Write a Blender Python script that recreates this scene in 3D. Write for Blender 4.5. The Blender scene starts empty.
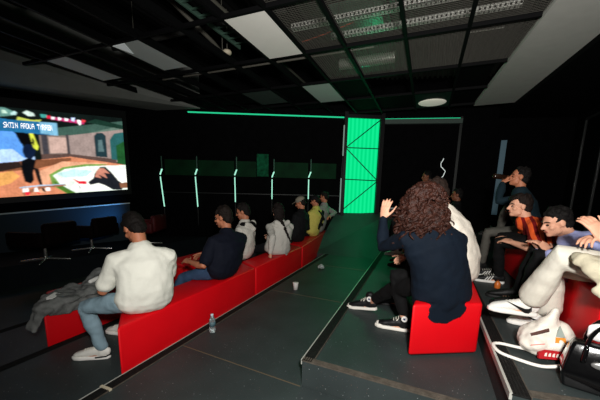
import bpy, bmesh, math, random
from mathutils import Vector, Matrix, noise
V = Vector
SC = bpy.context.scene
COL = SC.collection
random.seed(7)

# ------------------------------------------------------------------ camera, light, exposure
cam_data = bpy.data.cameras.new('camera')
cam_data.sensor_width = 36.0
cam_data.lens = 18.0
cam_data.shift_y = 0.075
cam_data.clip_start = 0.05
cam = bpy.data.objects.new('camera', cam_data)
COL.objects.link(cam)
CX = V((0.92174, 0.38698, 0.02546)); CU = -V((0.08878, -0.16628, -0.98516)); CB = -V((-0.37700, 0.90697, -0.16975))
cam.matrix_world = Matrix(((CX.x, CU.x, CB.x, 0), (CX.y, CU.y, CB.y, 0), (CX.z, CU.z, CB.z, 1.42), (0, 0, 0, 1)))
SC.camera = cam
SC.view_settings.view_transform = 'Standard'
SC.view_settings.look = 'None'
SC.view_settings.gamma = 1.0
SC.view_settings.use_curve_mapping = False
SC.view_settings.exposure = 0.0
world = bpy.data.worlds.new('world'); SC.world = world
world.use_nodes = True
world.node_tree.nodes['Background'].inputs[0].default_value = (0.5, 0.6, 0.6, 1)
world.node_tree.nodes['Background'].inputs[1].default_value = 0.0

def lamp(name, kind, loc, energy, color=(1, 1, 1), size=0.2, target=None, spot=None, blend=0.5):
    d = bpy.data.lights.new(name, kind)
    d.energy = energy; d.color = color
    if kind == 'AREA':
        d.shape = 'DISK'; d.size = size
    else:
        d.shadow_soft_size = size
    if kind == 'SPOT' and spot:
        d.spot_size = math.radians(spot); d.spot_blend = blend
    o = bpy.data.objects.new(name, d); COL.objects.link(o); o.location = loc
    if target is not None:
        o.rotation_euler = (V(target) - V(loc)).to_track_quat('-Z', 'Y').to_euler()
    return o
# the photographer's flash held over the camera, and an added spot brightening the ceiling ahead
lamp('flash', 'SPOT', (0.25, -0.20, 1.85), 500, (1.0, 0.97, 0.93), 0.10, (-0.4, 3.2, 1.15), 140, 0.9)
lamp('ceiling_fill', 'SPOT', (0.25, -0.1, 1.9), 620, (1.0, 0.97, 0.92), 0.25, (-0.3, 3.6, 3.9), 104, 0.9)
# added lamps: green boosts the LED wall's glow, blue tints the stage front
lamp('green_fill', 'AREA', (-1.55, 7.75, 2.2), 9, (0.02, 1.0, 0.35), 1.0, (-1.5, 5.2, 0.0))
lamp('green_deck_fill', 'SPOT', (-1.3, 6.85, 3.62), 16, (0.0, 1.0, 0.4), 0.1, (-1.30, 5.3, 4.15), 60, 0.6)  # added spot without a fitting, throws green onto the deck and duct
lamp('blue_fill', 'SPOT', (-6.3, 4.75, 0.55), 30, (0.08, 0.4, 1.0), 0.05, (-6.95, 4.6, 0.85), 110, 0.9)  # added blue spot, unseen behind the chairs

# ------------------------------------------------------------------ materials
MATS = {}
def lin(c):
    return tuple(((x / 255 + 0.055) / 1.055) ** 2.4 if x > 10 else x / 255 / 12.92 for x in c)
def mat(name, rgb, rough=0.7, spec=0.3, metal=0.0, bump=0.0, bscale=40, var=0.0, vscale=6, emit=0.0, alpha_t=0.0, coat=0.0):
    if name in MATS: return MATS[name]
    m = bpy.data.materials.new(name); m.use_nodes = True
    nt = m.node_tree; b = nt.nodes['Principled BSDF']
    c = (*lin(rgb), 1)
    b.inputs['Base Color'].default_value = c
    b.inputs['Roughness'].default_value = rough
    b.inputs['Specular IOR Level'].default_value = spec
    b.inputs['Metallic'].default_value = metal
    if coat: b.inputs['Coat Weight'].default_value = coat
    if alpha_t: b.inputs['Transmission Weight'].default_value = alpha_t
    if emit:
        b.inputs['Emission Color'].default_value = c; b.inputs['Emission Strength'].default_value = emit
    tc = nt.nodes.new('ShaderNodeTexCoord')
    if var:
        n = nt.nodes.new('ShaderNodeTexNoise'); n.inputs['Scale'].default_value = vscale; n.inputs['Detail'].default_value = 6
        nt.links.new(tc.outputs['Object'], n.inputs['Vector'])
        r = nt.nodes.new('ShaderNodeMapRange'); r.inputs[1].default_value = 0.3; r.inputs[2].default_value = 0.7
        r.inputs[3].default_value = 1 - var; r.inputs[4].default_value = 1 + var
        nt.links.new(n.outputs['Fac'], r.inputs[0])
        mx = nt.nodes.new('ShaderNodeMix'); mx.data_type = 'RGBA'; mx.blend_type = 'MULTIPLY'; mx.inputs[0].default_value = 1
        mx.inputs[6].default_value = c
        nt.links.new(r.outputs[0], mx.inputs[7]); nt.links.new(mx.outputs[2], b.inputs['Base Color'])
    if bump:
        n2 = nt.nodes.new('ShaderNodeTexNoise'); n2.inputs['Scale'].default_value = bscale; n2.inputs['Detail'].default_value = 4
        nt.links.new(tc.outputs['Object'], n2.inputs['Vector'])
        bp = nt.nodes.new('ShaderNodeBump'); bp.inputs['Strength'].default_value = bump; bp.inputs['Distance'].default_value = 0.01
        nt.links.new(n2.outputs['Fac'], bp.inputs['Height']); nt.links.new(bp.outputs[0], b.inputs['Normal'])
    MATS[name] = m
    return m
def emat(name, rgb, strength):
    if name in MATS: return MATS[name]
    m = bpy.data.materials.new(name); m.use_nodes = True
    nt = m.node_tree; nt.nodes.clear()
    e = nt.nodes.new('ShaderNodeEmission'); e.inputs[0].default_value = (*lin(rgb), 1); e.inputs[1].default_value = strength
    o = nt.nodes.new('ShaderNodeOutputMaterial'); nt.links.new(e.outputs[0], o.inputs[0])
    MATS[name] = m
    return m
def floor_mat(name, rgb, rough=0.55):
    m = mat(name, rgb, rough, 0.3, bump=0.15, bscale=220, var=0.22, vscale=2.2)
    nt = m.node_tree; b = nt.nodes['Principled BSDF']
    src = b.inputs['Base Color'].links[0].from_socket
    tc = nt.nodes.new('ShaderNodeTexCoord')
    last = src
    for scale, thr, col in ((30, 0.085, (150, 156, 156)), (62, 0.10, (100, 112, 116)), (45, 0.09, (120, 92, 84))):
        vo = nt.nodes.new('ShaderNodeTexVoronoi'); vo.inputs['Scale'].default_value = scale
        nt.links.new(tc.outputs['Object'], vo.inputs['Vector'])
        lt = nt.nodes.new('ShaderNodeMath'); lt.operation = 'LESS_THAN'; lt.inputs[1].default_value = thr
        nt.links.new(vo.outputs['Distance'], lt.inputs[0])
        # only some cells hold a fleck
        sp = nt.nodes.new('ShaderNodeSeparateColor'); nt.links.new(vo.outputs['Color'], sp.inputs[0])
        gt = nt.nodes.new('ShaderNodeMath'); gt.operation = 'GREATER_THAN'; gt.inputs[1].default_value = 0.55
        nt.links.new(sp.outputs[0], gt.inputs[0])
        mu = nt.nodes.new('ShaderNodeMath'); mu.operation = 'MULTIPLY'
        nt.links.new(lt.outputs[0], mu.inputs[0]); nt.links.new(gt.outputs[0], mu.inputs[1])
        mx = nt.nodes.new('ShaderNodeMix'); mx.data_type = 'RGBA'; mx.inputs[7].default_value = (*lin(col), 1)
        nt.links.new(mu.outputs[0], mx.inputs[0]); nt.links.new(last, mx.inputs[6]); last = mx.outputs[2]
    nt.links.new(last, b.inputs['Base Color'])
    return m
FLOOR = floor_mat('speckled charcoal rubber', (50, 58, 58))
BLACKWALL = mat('black wall paint', (5, 5, 6), 0.9, 0.06, var=0.3)
BLACKMETAL = mat('black metal', (6, 6, 7), 0.7, 0.1)
NOSING = mat('ribbed black nosing', (20, 20, 19), 0.75, 0.2, bump=0.5, bscale=60, var=0.4, vscale=30)
NOSING_WORN = mat('worn brown nosing', (78, 72, 64), 0.75, 0.2, bump=0.5, bscale=60, var=0.3, vscale=20)
ALU = mat('aluminium edge', (190, 190, 182), 0.4, 0.5, 0.2)
RED = mat('red leatherette', (216, 4, 18), 0.5, 0.3, bump=0.05, bscale=160, var=0.06, vscale=3)
REDDARK = mat('dark red upholstery', (70, 6, 12), 0.6, 0.25, var=0.1)
PLASTER = mat('pale plasterboard', (176, 176, 170), 0.85, 0.15, var=0.04)
WHITE = mat('white plastic', (230, 228, 222), 0.5, 0.3)
BLACK = mat('black plastic', (12, 12, 13), 0.5, 0.3)

# ------------------------------------------------------------------ mesh helpers
ORG = {}
SETTLE = []
def settle_verts(bm, foot, top):
    """cloth and flesh that press on a block lie on it: push verts inside it to its nearest face"""
    n = len(foot); g = .005
    x0 = min(p[0] for p in foot); x1 = max(p[0] for p in foot); y0 = min(p[1] for p in foot); y1 = max(p[1] for p in foot)
    ar = sum(foot[i][0] * foot[(i + 1) % n][1] - foot[(i + 1) % n][0] * foot[i][1] for i in range(n)); sg = 1 if ar > 0 else -1
    ed = []
    for i in range(n):
        a = V(foot[i]); d = (V(foot[(i + 1) % n]) - a).normalized(); ed.append((a, V((d.y, -d.x)) * sg))
    for v in bm.verts:
        c = v.co
        if c.z > top + g or c.z < top - .45 or not (x0 < c.x < x1 and y0 < c.y < y1): continue
        ds = [(g - (c.xy - a).dot(nn), nn) for a, nn in ed]
        if any(d < 0 for d, nn in ds): continue
        d, nn = min(ds, key=lambda q: q[0])
        if top + g - c.z < d * 1.5: c.z = top + g
        else: c.x += nn.x * d; c.y += nn.y * d
def finish(name, bm, m, parent=None, org=None, smooth=True, autosmooth=False, remesh=0, disp=0, dscale=5, smooth_it=2, seed=0):
    """link bm (world coordinates) as ONE mesh object; parts are stored relative to their parent's base"""
    if remesh:
        me = bpy.data.meshes.new('tmp'); bm.to_mesh(me); bm.free()
        t = bpy.data.objects.new('tmp', me); COL.objects.link(t)
        md = t.modifiers.new('r', 'REMESH'); md.mode = 'VOXEL'; md.voxel_size = remesh
        sm = t.modifiers.new('s', 'SMOOTH'); sm.iterations = smooth_it; sm.factor = 0.5
        dg = bpy.context.evaluated_depsgraph_get()
        me2 = bpy.data.meshes.new_from_object(t.evaluated_get(dg))
        bpy.data.objects.remove(t); bpy.data.meshes.remove(me)
        bm = bmesh.new(); bm.from_mesh(me2); bpy.data.meshes.remove(me2)
    if disp:
        bm.normal_update()
        off = V((seed * 3.1, seed * 1.7, seed * 0.9))
        mv = [(v, v.normal * (noise.noise(v.co * dscale + off) + 0.5 * noise.noise(v.co * dscale * 2.3 + off)) * disp) for v in bm.verts]
        for v, d in mv: v.co += d
    base = V((0, 0, 0))
    if parent is not None: base = ORG[parent.name]
    elif org is not None: base = V(org)
    else:
        xs = [v.co for v in bm.verts]
        base = V((sum(c.x for c in xs) / len(xs), sum(c.y for c in xs) / len(xs), min(c.z for c in xs)))
    for foot, top in SETTLE: settle_verts(bm, foot, top)
    if base.length: bmesh.ops.translate(bm, verts=bm.verts, vec=-base)
    bmesh.ops.recalc_face_normals(bm, faces=bm.faces) if not remesh else None
    for f in bm.faces: f.smooth = smooth
    if autosmooth:
        for e in bm.edges:
            if len(e.link_faces) == 2 and e.calc_face_angle(0) > 0.7: e.smooth = False
    me = bpy.data.meshes.new(name); bm.to_mesh(me); bm.free()
    o = bpy.data.objects.new(name, me); COL.objects.link(o)
    for mm in (m if isinstance(m, (list, tuple)) else [m]): me.materials.append(mm)
    if parent is not None: o.parent = parent
    else: o.location = base
    ORG[o.name] = base
    return o
def thing(name, label, cat, loc, group=None):
    o = bpy.data.objects.new(name, None); COL.objects.link(o); o.location = loc; o.empty_display_size = 0.1
    o['label'] = label; o['category'] = cat
    if group: o['group'] = group
    ORG[o.name] = V(loc)
    return o
def tag(o, label, cat, group=None):
    o['label'] = label; o['category'] = cat
    if group: o['group'] = group
    return o
def struct(o):
    o['kind'] = 'structure'; return o

def box(bm, a, b, M=None):
    x0, y0, z0 = a; x1, y1, z1 = b
    vs = [bm.verts.new(p) for p in ((x0, y0, z0), (x1, y0, z0), (x1, y1, z0), (x0, y1, z0), (x0, y0, z1), (x1, y0, z1), (x1, y1, z1), (x0, y1, z1))]
    if M is not None:
        for v in vs: v.co = M @ v.co
    for f in ((3, 2, 1, 0), (4, 5, 6, 7), (0, 1, 5, 4), (1, 2, 6, 5), (2, 3, 7, 6), (3, 0, 4, 7)):
        bm.faces.new([vs[i] for i in f])
    return vs
def prism(bm, pts, z0, z1):
    """vertical prism on a footprint; z0, z1 numbers or one per corner"""
    n = len(pts)
    a = [z0] * n if not isinstance(z0, (list, tuple)) else z0
    b = [z1] * n if not isinstance(z1, (list, tuple)) else z1
    lo = [bm.verts.new((p[0], p[1], a[i])) for i, p in enumerate(pts)]
    hi = [bm.verts.new((p[0], p[1], b[i])) for i, p in enumerate(pts)]
    bm.faces.new(lo[::-1]); bm.faces.new(hi)
    for i in range(n):
        j = (i + 1) % n
        bm.faces.new((lo[i], lo[j], hi[j], hi[i]))
def bevel(bm, w, seg=3):
    bmesh.ops.recalc_face_normals(bm, faces=bm.faces)
    bmesh.ops.bevel(bm, geom=list(bm.edges), offset=w, segments=seg, profile=0.5, affect='EDGES')
def tube(bm, pts, rad, side=None, seg=14, cap=True):
    """closed tapered tube with domed ends; rad: r or (r across side, r the other way) per point"""
    pts = [V(p) for p in pts]; n = len(pts)
    if not isinstance(rad, (list, tuple)): rad = [rad] * n
    rr = [(r, r) if not isinstance(r, (tuple, list)) else r for r in rad]
    tang = []
    for i in range(n):
        t = pts[min(i + 1, n - 1)] - pts[max(i - 1, 0)]
        tang.append(t.normalized() if t.length > 1e-9 else V((0, 0, 1)))
    rows = []
    def frame(t, s):
        s = s - t * s.dot(t)
        if s.length < 1e-4:
            s = t.orthogonal()
        s.normalize(); return s, t.cross(s)
    sides = side if isinstance(side, list) else [V(side) if side is not None else tang[0].orthogonal()] * n
    prev = None
    for i in range(n):
        s0 = sides[i] if side is not None else (prev if prev is not None else sides[0])
        s, u = frame(tang[i], s0); prev = s
        a, b = rr[i]
        if i == 0 and cap:
            for k, sc in ((0.92, 0.4), (0.6, 0.8)):
                pass
            for sc, off in ((0.35, 0.92), (0.72, 0.68), (0.93, 0.35)):
                rows.append((pts[0] - tang[0] * min(a, b) * off, s, u, a * sc, b * sc))
        rows.append((pts[i], s, u, a, b))
        if i == n - 1 and cap:
            for sc, off in ((0.93, 0.35), (0.72, 0.68), (0.35, 0.92)):
                rows.append((pts[i] + tang[i] * min(a, b) * off, s, u, a * sc, b * sc))
    rings = []
    for c, s, u, a, b in rows:
        rings.append([bm.verts.new(c + s * (a * math.cos(2 * math.pi * k / seg)) + u * (b * math.sin(2 * math.pi * k / seg))) for k in range(seg)])
    for i in range(len(rings) - 1):
        for k in range(seg):
            j = (k + 1) % seg
            bm.faces.new((rings[i][k], rings[i][j], rings[i + 1][j], rings[i + 1][k]))
    bm.faces.new(rings[0][::-1]); bm.faces.new(rings[-1])
def ell(bm, c, r, M=None, u=16, v=10):
    """ellipsoid; c and axes in the frame M"""
    T = Matrix.Translation(V(c)) @ Matrix.Diagonal((*((r, r, r) if isinstance(r, (int, float)) else r), 1))
    if M is not None: T = M @ T
    bmesh.ops.create_uvsphere(bm, u_segments=u, v_segments=v, radius=1.0, matrix=T)
def lathe(bm, prof, c, seg=20, M=None):
    rings = []
    for r, z in prof:
        rings.append([bm.verts.new(V(c) + V((r * math.cos(2 * math.pi * k / seg), r * math.sin(2 * math.pi * k / seg), z))) for k in range(seg)])
    for i in range(len(rings) - 1):
        for k in range(seg):
            j = (k + 1) % seg
            bm.faces.new((rings[i][k], rings[i][j], rings[i + 1][j], rings[i + 1][k]))
    bm.faces.new(rings[0][::-1]); bm.faces.new(rings[-1])
    if M is not None:
        for r in rings:
            for v in r: v.co = M @ v.co
def NB(): return bmesh.new()
# ------------------------------------------------------------------ the room
WALL_C = V((-6.5, 6.13)); WALL_D = V((-0.3021, -0.9533)); WALL_N = V((0.9533, -0.3021))      # screen wall: corner, direction, inward normal
def wp(s, off=0.0):
    p = WALL_C + WALL_D * s + WALL_N * off
    return (p.x, p.y)
BW_A = V((-6.5, 6.13)); BW_B = V((-2.18, 8.16)); BW_C = V((-1.27, 8.66)); BW_D = V((0.64, 9.11)); BW_E = V((3.3, 9.73))

def slab(name, pts, z0, z1, m):
    bm = NB(); prism(bm, pts, z0, z1)
    return struct(finish(name, bm, m, org=(0, 0, 0), smooth=False))
# floors of the tiers, lowest by the screen
slab('floor', [(-2.02, -2.5), (3.2, -2.5), (3.2, 1.79), (-0.72, 1.84), (-0.80, 6.4), (-2.02, 6.4)], -0.35, 0.0, FLOOR)
# the aisle climbs to the LED wall
bm = NB(); prism(bm, [(-2.30, 6.4), (-0.80, 6.4), (-0.80, 8.86), (-2.30, 8.06)], -0.3, [0.0, 0.0, 0.90, 0.80])
struct(finish('floor_ramp', bm, FLOOR, org=(0, 0, 0), smooth=False))
slab('floor_bench_tier', [(-3.18, -2.5), (-2.02, -2.5), (-2.02, 6.4), (-2.3, 6.4), (-2.3, 8.05), (-3.18, 7.66)], -0.4, -0.10, FLOOR)
slab('floor_lower_tier', [(-4.27, -2.5), (-3.18, -2.5), (-3.18, 7.68), (-4.27, 7.2)], -0.5, -0.20, FLOOR)
slab('floor_front', [(-9.3, -2.5), (-4.27, -2.5), (-4.27, 7.17), (-6.5, 6.13)], -0.6, -0.30, FLOOR)
slab('floor_platform', [(-0.73, 1.86), (0.50, 1.80), (0.55, 9.1), (-0.80, 8.78)], -0.02, 0.20, FLOOR)
slab('floor_upper_platform', [(0.50, 1.72), (1.62, 1.88), (1.62, 9.3), (0.55, 9.08)], 0.0, 0.40, FLOOR)
slab('floor_top_platform', [(1.62, 1.7), (3.2, 1.9), (3.2, 9.7), (1.62, 9.33)], 0.0, 0.60, FLOOR)
STAGE = mat('slate blue stage carpet', (15, 20, 25), 0.85, 0.15, var=0.2)
slab('floor_stage', [wp(-0.02), wp(5.2), (-6.6, 0.8), (-5.7, 4.2), (-5.5, 6.55)], -0.35, 0.10, STAGE)

def nosing(name, p0, p1, w, z, inward, dark=NOSING, alu=True, edge=0.004):
    p0 = V(p0); p1 = V(p1); n = V(inward).normalized()
    bm = NB(); prism(bm, [p0, p1, p1 + n * w, p0 + n * w], z - 0.004, z + 0.006)
    # ribs
    for k in range(1, 5):
        a = n * (w * k / 5.0)
        prism(bm, [p0 + a, p1 + a, p1 + a + n * 0.006, p0 + a + n * 0.006], z + 0.006, z + 0.009)
    o = struct(finish(name, bm, dark, org=(p0.x, p0.y, z), smooth=False))
    if alu:
        b2 = NB(); prism(b2, [p0 - n * edge, p1 - n * edge, p1 + n * 0.003, p0 + n * 0.003], z - 0.03, z + 0.0095)
        finish('edge_strip', b2, ALU, parent=o, smooth=False)
        b2 = NB(); prism(b2, [p0 + n * (w - 0.003), p1 + n * (w - 0.003), p1 + n * (w + 0.003), p0 + n * (w + 0.003)], z - 0.004, z + 0.008)
        finish('back_strip', b2, NOSING_WORN, parent=o, smooth=False)
    return o
nosing('trim_1', (-2.02, -1.0), (-2.02, 1.24), 0.085, 0.0, (1, 0))
nosing('trim_2', (-2.02, 1.26), (-2.02, 6.4), 0.085, 0.0, (1, 0))
nosing('trim_3', (-3.18, -1.0), (-3.18, 7.6), 0.085, -0.10, (1, 0), alu=False)
nosing('trim_4', (-4.27, -1.0), (-4.27, 7.1), 0.085, -0.20, (1, 0), alu=False)
nosing('trim_5', (-0.735, 1.86), (-0.80, 8.7), 0.085, 0.20, (1, 0))
nosing('trim_6', (-0.73, 1.858), (0.50, 1.798), 0.055, 0.20, (0, 1), NOSING_WORN, alu=False)
nosing('trim_7', (0.50, 1.72), (0.55, 9.0), 0.085, 0.40, (1, 0), edge=0.011)
nosing('trim_8', (0.59, 1.735), (1.62, 1.882), 0.06, 0.40, (0, 1), NOSING_WORN, alu=False)
nosing('trim_9', (1.62, 1.7), (1.62, 9.3), 0.085, 0.60, (1, 0))
for i, (a, b) in enumerate((((-1.93, 1.93), (-0.735, 1.84)), ((-1.93, 3.66), (-0.78, 3.62)), ((-1.93, 5.4), (-0.79, 5.36)))):
    bm = NB(); a = V(a); b = V(b); prism(bm, [a, b, b + V((0, .008)), a + V((0, .008))], -0.002, 0.0025)
    struct(finish('trim_%d' % (10 + i), bm, mat('tan joint strip', (96, 84, 66), 0.6), org=(a.x, a.y, 0), smooth=False))
bm = NB(); box(bm, (-2.03, 1.235, -0.02), (-1.93, 1.255, 0.014)); struct(finish('trim_13', bm, mat('pale joint', (200, 190, 165), 0.5), org=(-2.0, 1.245, 0), smooth=False))

# walls
def wall(name, a, b, z0, z1, th, m, n):
    a = V(a); b = V(b); n = V(n).normalized()
    bm = NB(); prism(bm, [a, b, b - n * th, a - n * th], z0, z1)
    return struct(finish(name, bm, m, org=(a.x, a.y, 0), smooth=False))
wall('wall_left', wp(-0.0), wp(9.0), -0.6, 4.6, 0.15, BLACKWALL, WALL_N)
nb = V((BW_B - BW_A).yx); nb = V((nb.x, -nb.y))
wall('wall_back', BW_A, BW_B, -0.6, 4.6, 0.15, BLACKWALL, nb)
nc = V(((BW_D - BW_C).y, -(BW_D - BW_C).x))
wall('wall_back_middle', BW_B, BW_C, -0.6, 4.6, 0.15, BLACKWALL, (0.48, -0.87))
wall('wall_back_right', BW_C, BW_E, -0.6, 4.6, 0.15, BLACKWALL, nc)
wall('wall_right', (3.2, -2.5), (3.2, 9.75), -0.6, 4.6, 0.15, BLACKWALL, (-1, 0))
wall('wall_rear', (-9.3, -2.5), (3.2, -2.5), -0.6, 4.6, 0.15, BLACKWALL, (0, 1))

# ceiling: corrugated steel deck above an open grid
DECK = mat('galvanised deck', (74, 72, 66), 0.6, 0.3, 0.2, var=0.25, vscale=3)
DECKB = mat('black deck', (10, 10, 10), 0.85, 0.15, var=0.3)  # left part of the deck gets a black base colour
def deck(name, x0, x1, y0, y1, z, m, pitch=0.12, dep=0.05):
    bm = NB(); xs = []; x = x0
    while x < x1:
        xs += [(x, z), (x + pitch * .35, z), (x + pitch * .5, z + dep), (x + pitch * .85, z + dep)]; x += pitch
    lo = [(bm.verts.new((px, y0, pz)), bm.verts.new((px, y1, pz)), bm.verts.new((px, y1, z + 0.2)), bm.verts.new((px, y0, z + 0.2))) for px, pz in xs]
    for i in range(len(lo) - 1):
        a, b = lo[i], lo[i + 1]
        bm.faces.new((a[0], a[1], b[1], b[0])); bm.faces.new((a[3], b[3], b[2], a[2]))
        bm.faces.new((a[0], b[0], b[3], a[3])); bm.faces.new((a[1], a[2], b[2], b[1]))
    bm.faces.new((lo[0][0], lo[0][3], lo[0][2], lo[0][1])); bm.faces.new((lo[-1][0], lo[-1][1], lo[-1][2], lo[-1][3]))
    return struct(finish(name, bm, m, org=(0, 0, 0), smooth=False))
deck('ceiling', -2.2, 1.2, -2.5, 9.3, 4.30, DECK)
deck('ceiling_left', -9.3, -2.2, -2.5, 8.2, 4.30, DECKB)
# plasterboard soffit on the right and sloped one above the screen
bm = NB(); prism(bm, [(1.46, -2.5), (2.32, -2.5), (1.57, 8.2), (0.80, 8.25)], 3.40, 3.47)
struct(finish('ceiling_soffit_right', bm, PLASTER, org=(0.8, 0, 3.4), smooth=False))
bm = NB(); prism(bm, [(2.32, -2.5), (3.2, -2.5), (3.2, 9.7), (1.49, 9.35)], 3.32, 4.5)
struct(finish('ceiling_right', bm, BLACKWALL, org=(1.6, 0, 3.3), smooth=False))
bm = NB()
a0, a1 = V((-5.52, 6.50, 3.40)), V((-7.75, -0.5, 3.40))
w0, w1 = wp(0.1, 0.02), wp(7.0, 0.02)
b0, b1 = V((w0[0], w0[1], 3.32)), V((w1[0], w1[1], 2.86))
vs = [bm.verts.new(p) for p in (a0, a1, b1, b0)] + [bm.verts.new(V((p.x, p.y, 4.4))) for p in (a0, a1, b1, b0)]
for f in ((0, 1, 2, 3), (7, 6, 5, 4), (0, 4, 5, 1), (1, 5, 6, 2), (2, 6, 7, 3), (3, 7, 4, 0)): bm.faces.new([vs[i] for i in f])
struct(finish('ceiling_soffit_left', bm, mat('grey plasterboard', (120, 122, 118), 0.85, 0.15, var=0.05), org=(-6, 4, 3.4), smooth=False))

# suspended grid
XR = [-5.95, -5.40, -4.95, -4.40, -3.83, -3.10, -2.45, -1.85, -1.24, -0.44, 0.29]
YR = [0.9, 2.1, 3.3, 4.5, 5.75, 6.95, 8.1]
bm = NB()
for x in XR:
    yend = min((x + 7.55) / .3186, 6.1 + (x + 6.5) * 0.47 + 0.1) if x < -2.2 else 8.3
    box(bm, (x - 0.022, -1.0, 3.395), (x + 0.022, yend, 3.44)); box(bm, (x - 0.006, -1.0, 3.44), (x + 0.006, yend, 3.50))
for y in YR:
    xs = -7.56 + y * 0.3186 if y < 6.4 else -6.5 + (y - 6.1) * 2.1
    box(bm, (xs, y - 0.02, 3.393), (1.265 - .0575 * y, y + 0.02, 3.438))
g = struct(finish('ceiling_grid', bm, BLACKMETAL, org=(-2, 4, 3.4), smooth=False))
# expanded metal mesh laid in the right hand bays
MESHW = mat('galvanised wire', (84, 82, 76), 0.5, 0.4, 0.3)
bm = NB()
for x0, x1 in ((-1.83, -1.26), (-1.22, -0.46), (-0.42, 0.27), (0.31, 1.04)):
    for y0, y1 in ((2.12, 3.28), (3.32, 4.48), (4.52, 5.73)):
        n = int((x1 - x0) / 0.034)
        for k in range(n + 1):
            x = x0 + (x1 - x0) * k / n; box(bm, (x - 0.002, y0, 3.442), (x + 0.002, y1, 3.446))
        n = int((y1 - y0) / 0.034)
        for k in range(n + 1):
            y = y0 + (y1 - y0) * k / n; box(bm, (x0, y - 0.002, 3.445), (x1, y + 0.002, 3.449))
struct(finish('ceiling_mesh', bm, MESHW, org=(-1, 4, 3.44), smooth=False))
# roof of the open plenum in the left bays: black tiles at the back
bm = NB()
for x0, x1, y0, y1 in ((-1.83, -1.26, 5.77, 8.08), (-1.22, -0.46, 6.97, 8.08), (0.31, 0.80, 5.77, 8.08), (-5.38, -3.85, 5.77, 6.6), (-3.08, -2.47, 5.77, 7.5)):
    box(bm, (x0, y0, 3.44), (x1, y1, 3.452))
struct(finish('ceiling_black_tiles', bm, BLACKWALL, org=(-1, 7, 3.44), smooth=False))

# LED line along the top of the back walls
GSTRIP = emat('green led line', (40, 200, 140), 1.1)
def strip(name, a, b, z, off, h=0.028):
    a = V(a); b = V(b); d = (b - a).normalized(); n = V((d.y, -d.x))
    a = a + n * off; b = b + n * off
    bm = NB(); prism(bm, [a, b, b + n * 0.03, a + n * 0.03], z, z + h)
    return finish(name, bm, GSTRIP, smooth=False)
tag(strip('led_strip', BW_A + (BW_B - BW_A) * 0.15, BW_B, 3.31, 0.012), 'thin green glowing strip along the top of the long left back wall', 'led strip')
tag(strip('led_strip', BW_C + (BW_D - BW_C) * 0.03, BW_D, 3.31, 0.012), 'short green glowing strip at the wall top right of the green panel', 'led strip')
bm = NB(); prism(bm, [BW_C + V((0.05, 0.0)), BW_D, BW_D + V((0.03, -0.12)), BW_C + V((0.08, -0.12))], 3.19, 3.305)
struct(finish('trim_14', bm, mat('dull grey green board', (70, 84, 78), 0.8), org=(0, 8.9, 3.2), smooth=False))
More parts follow.
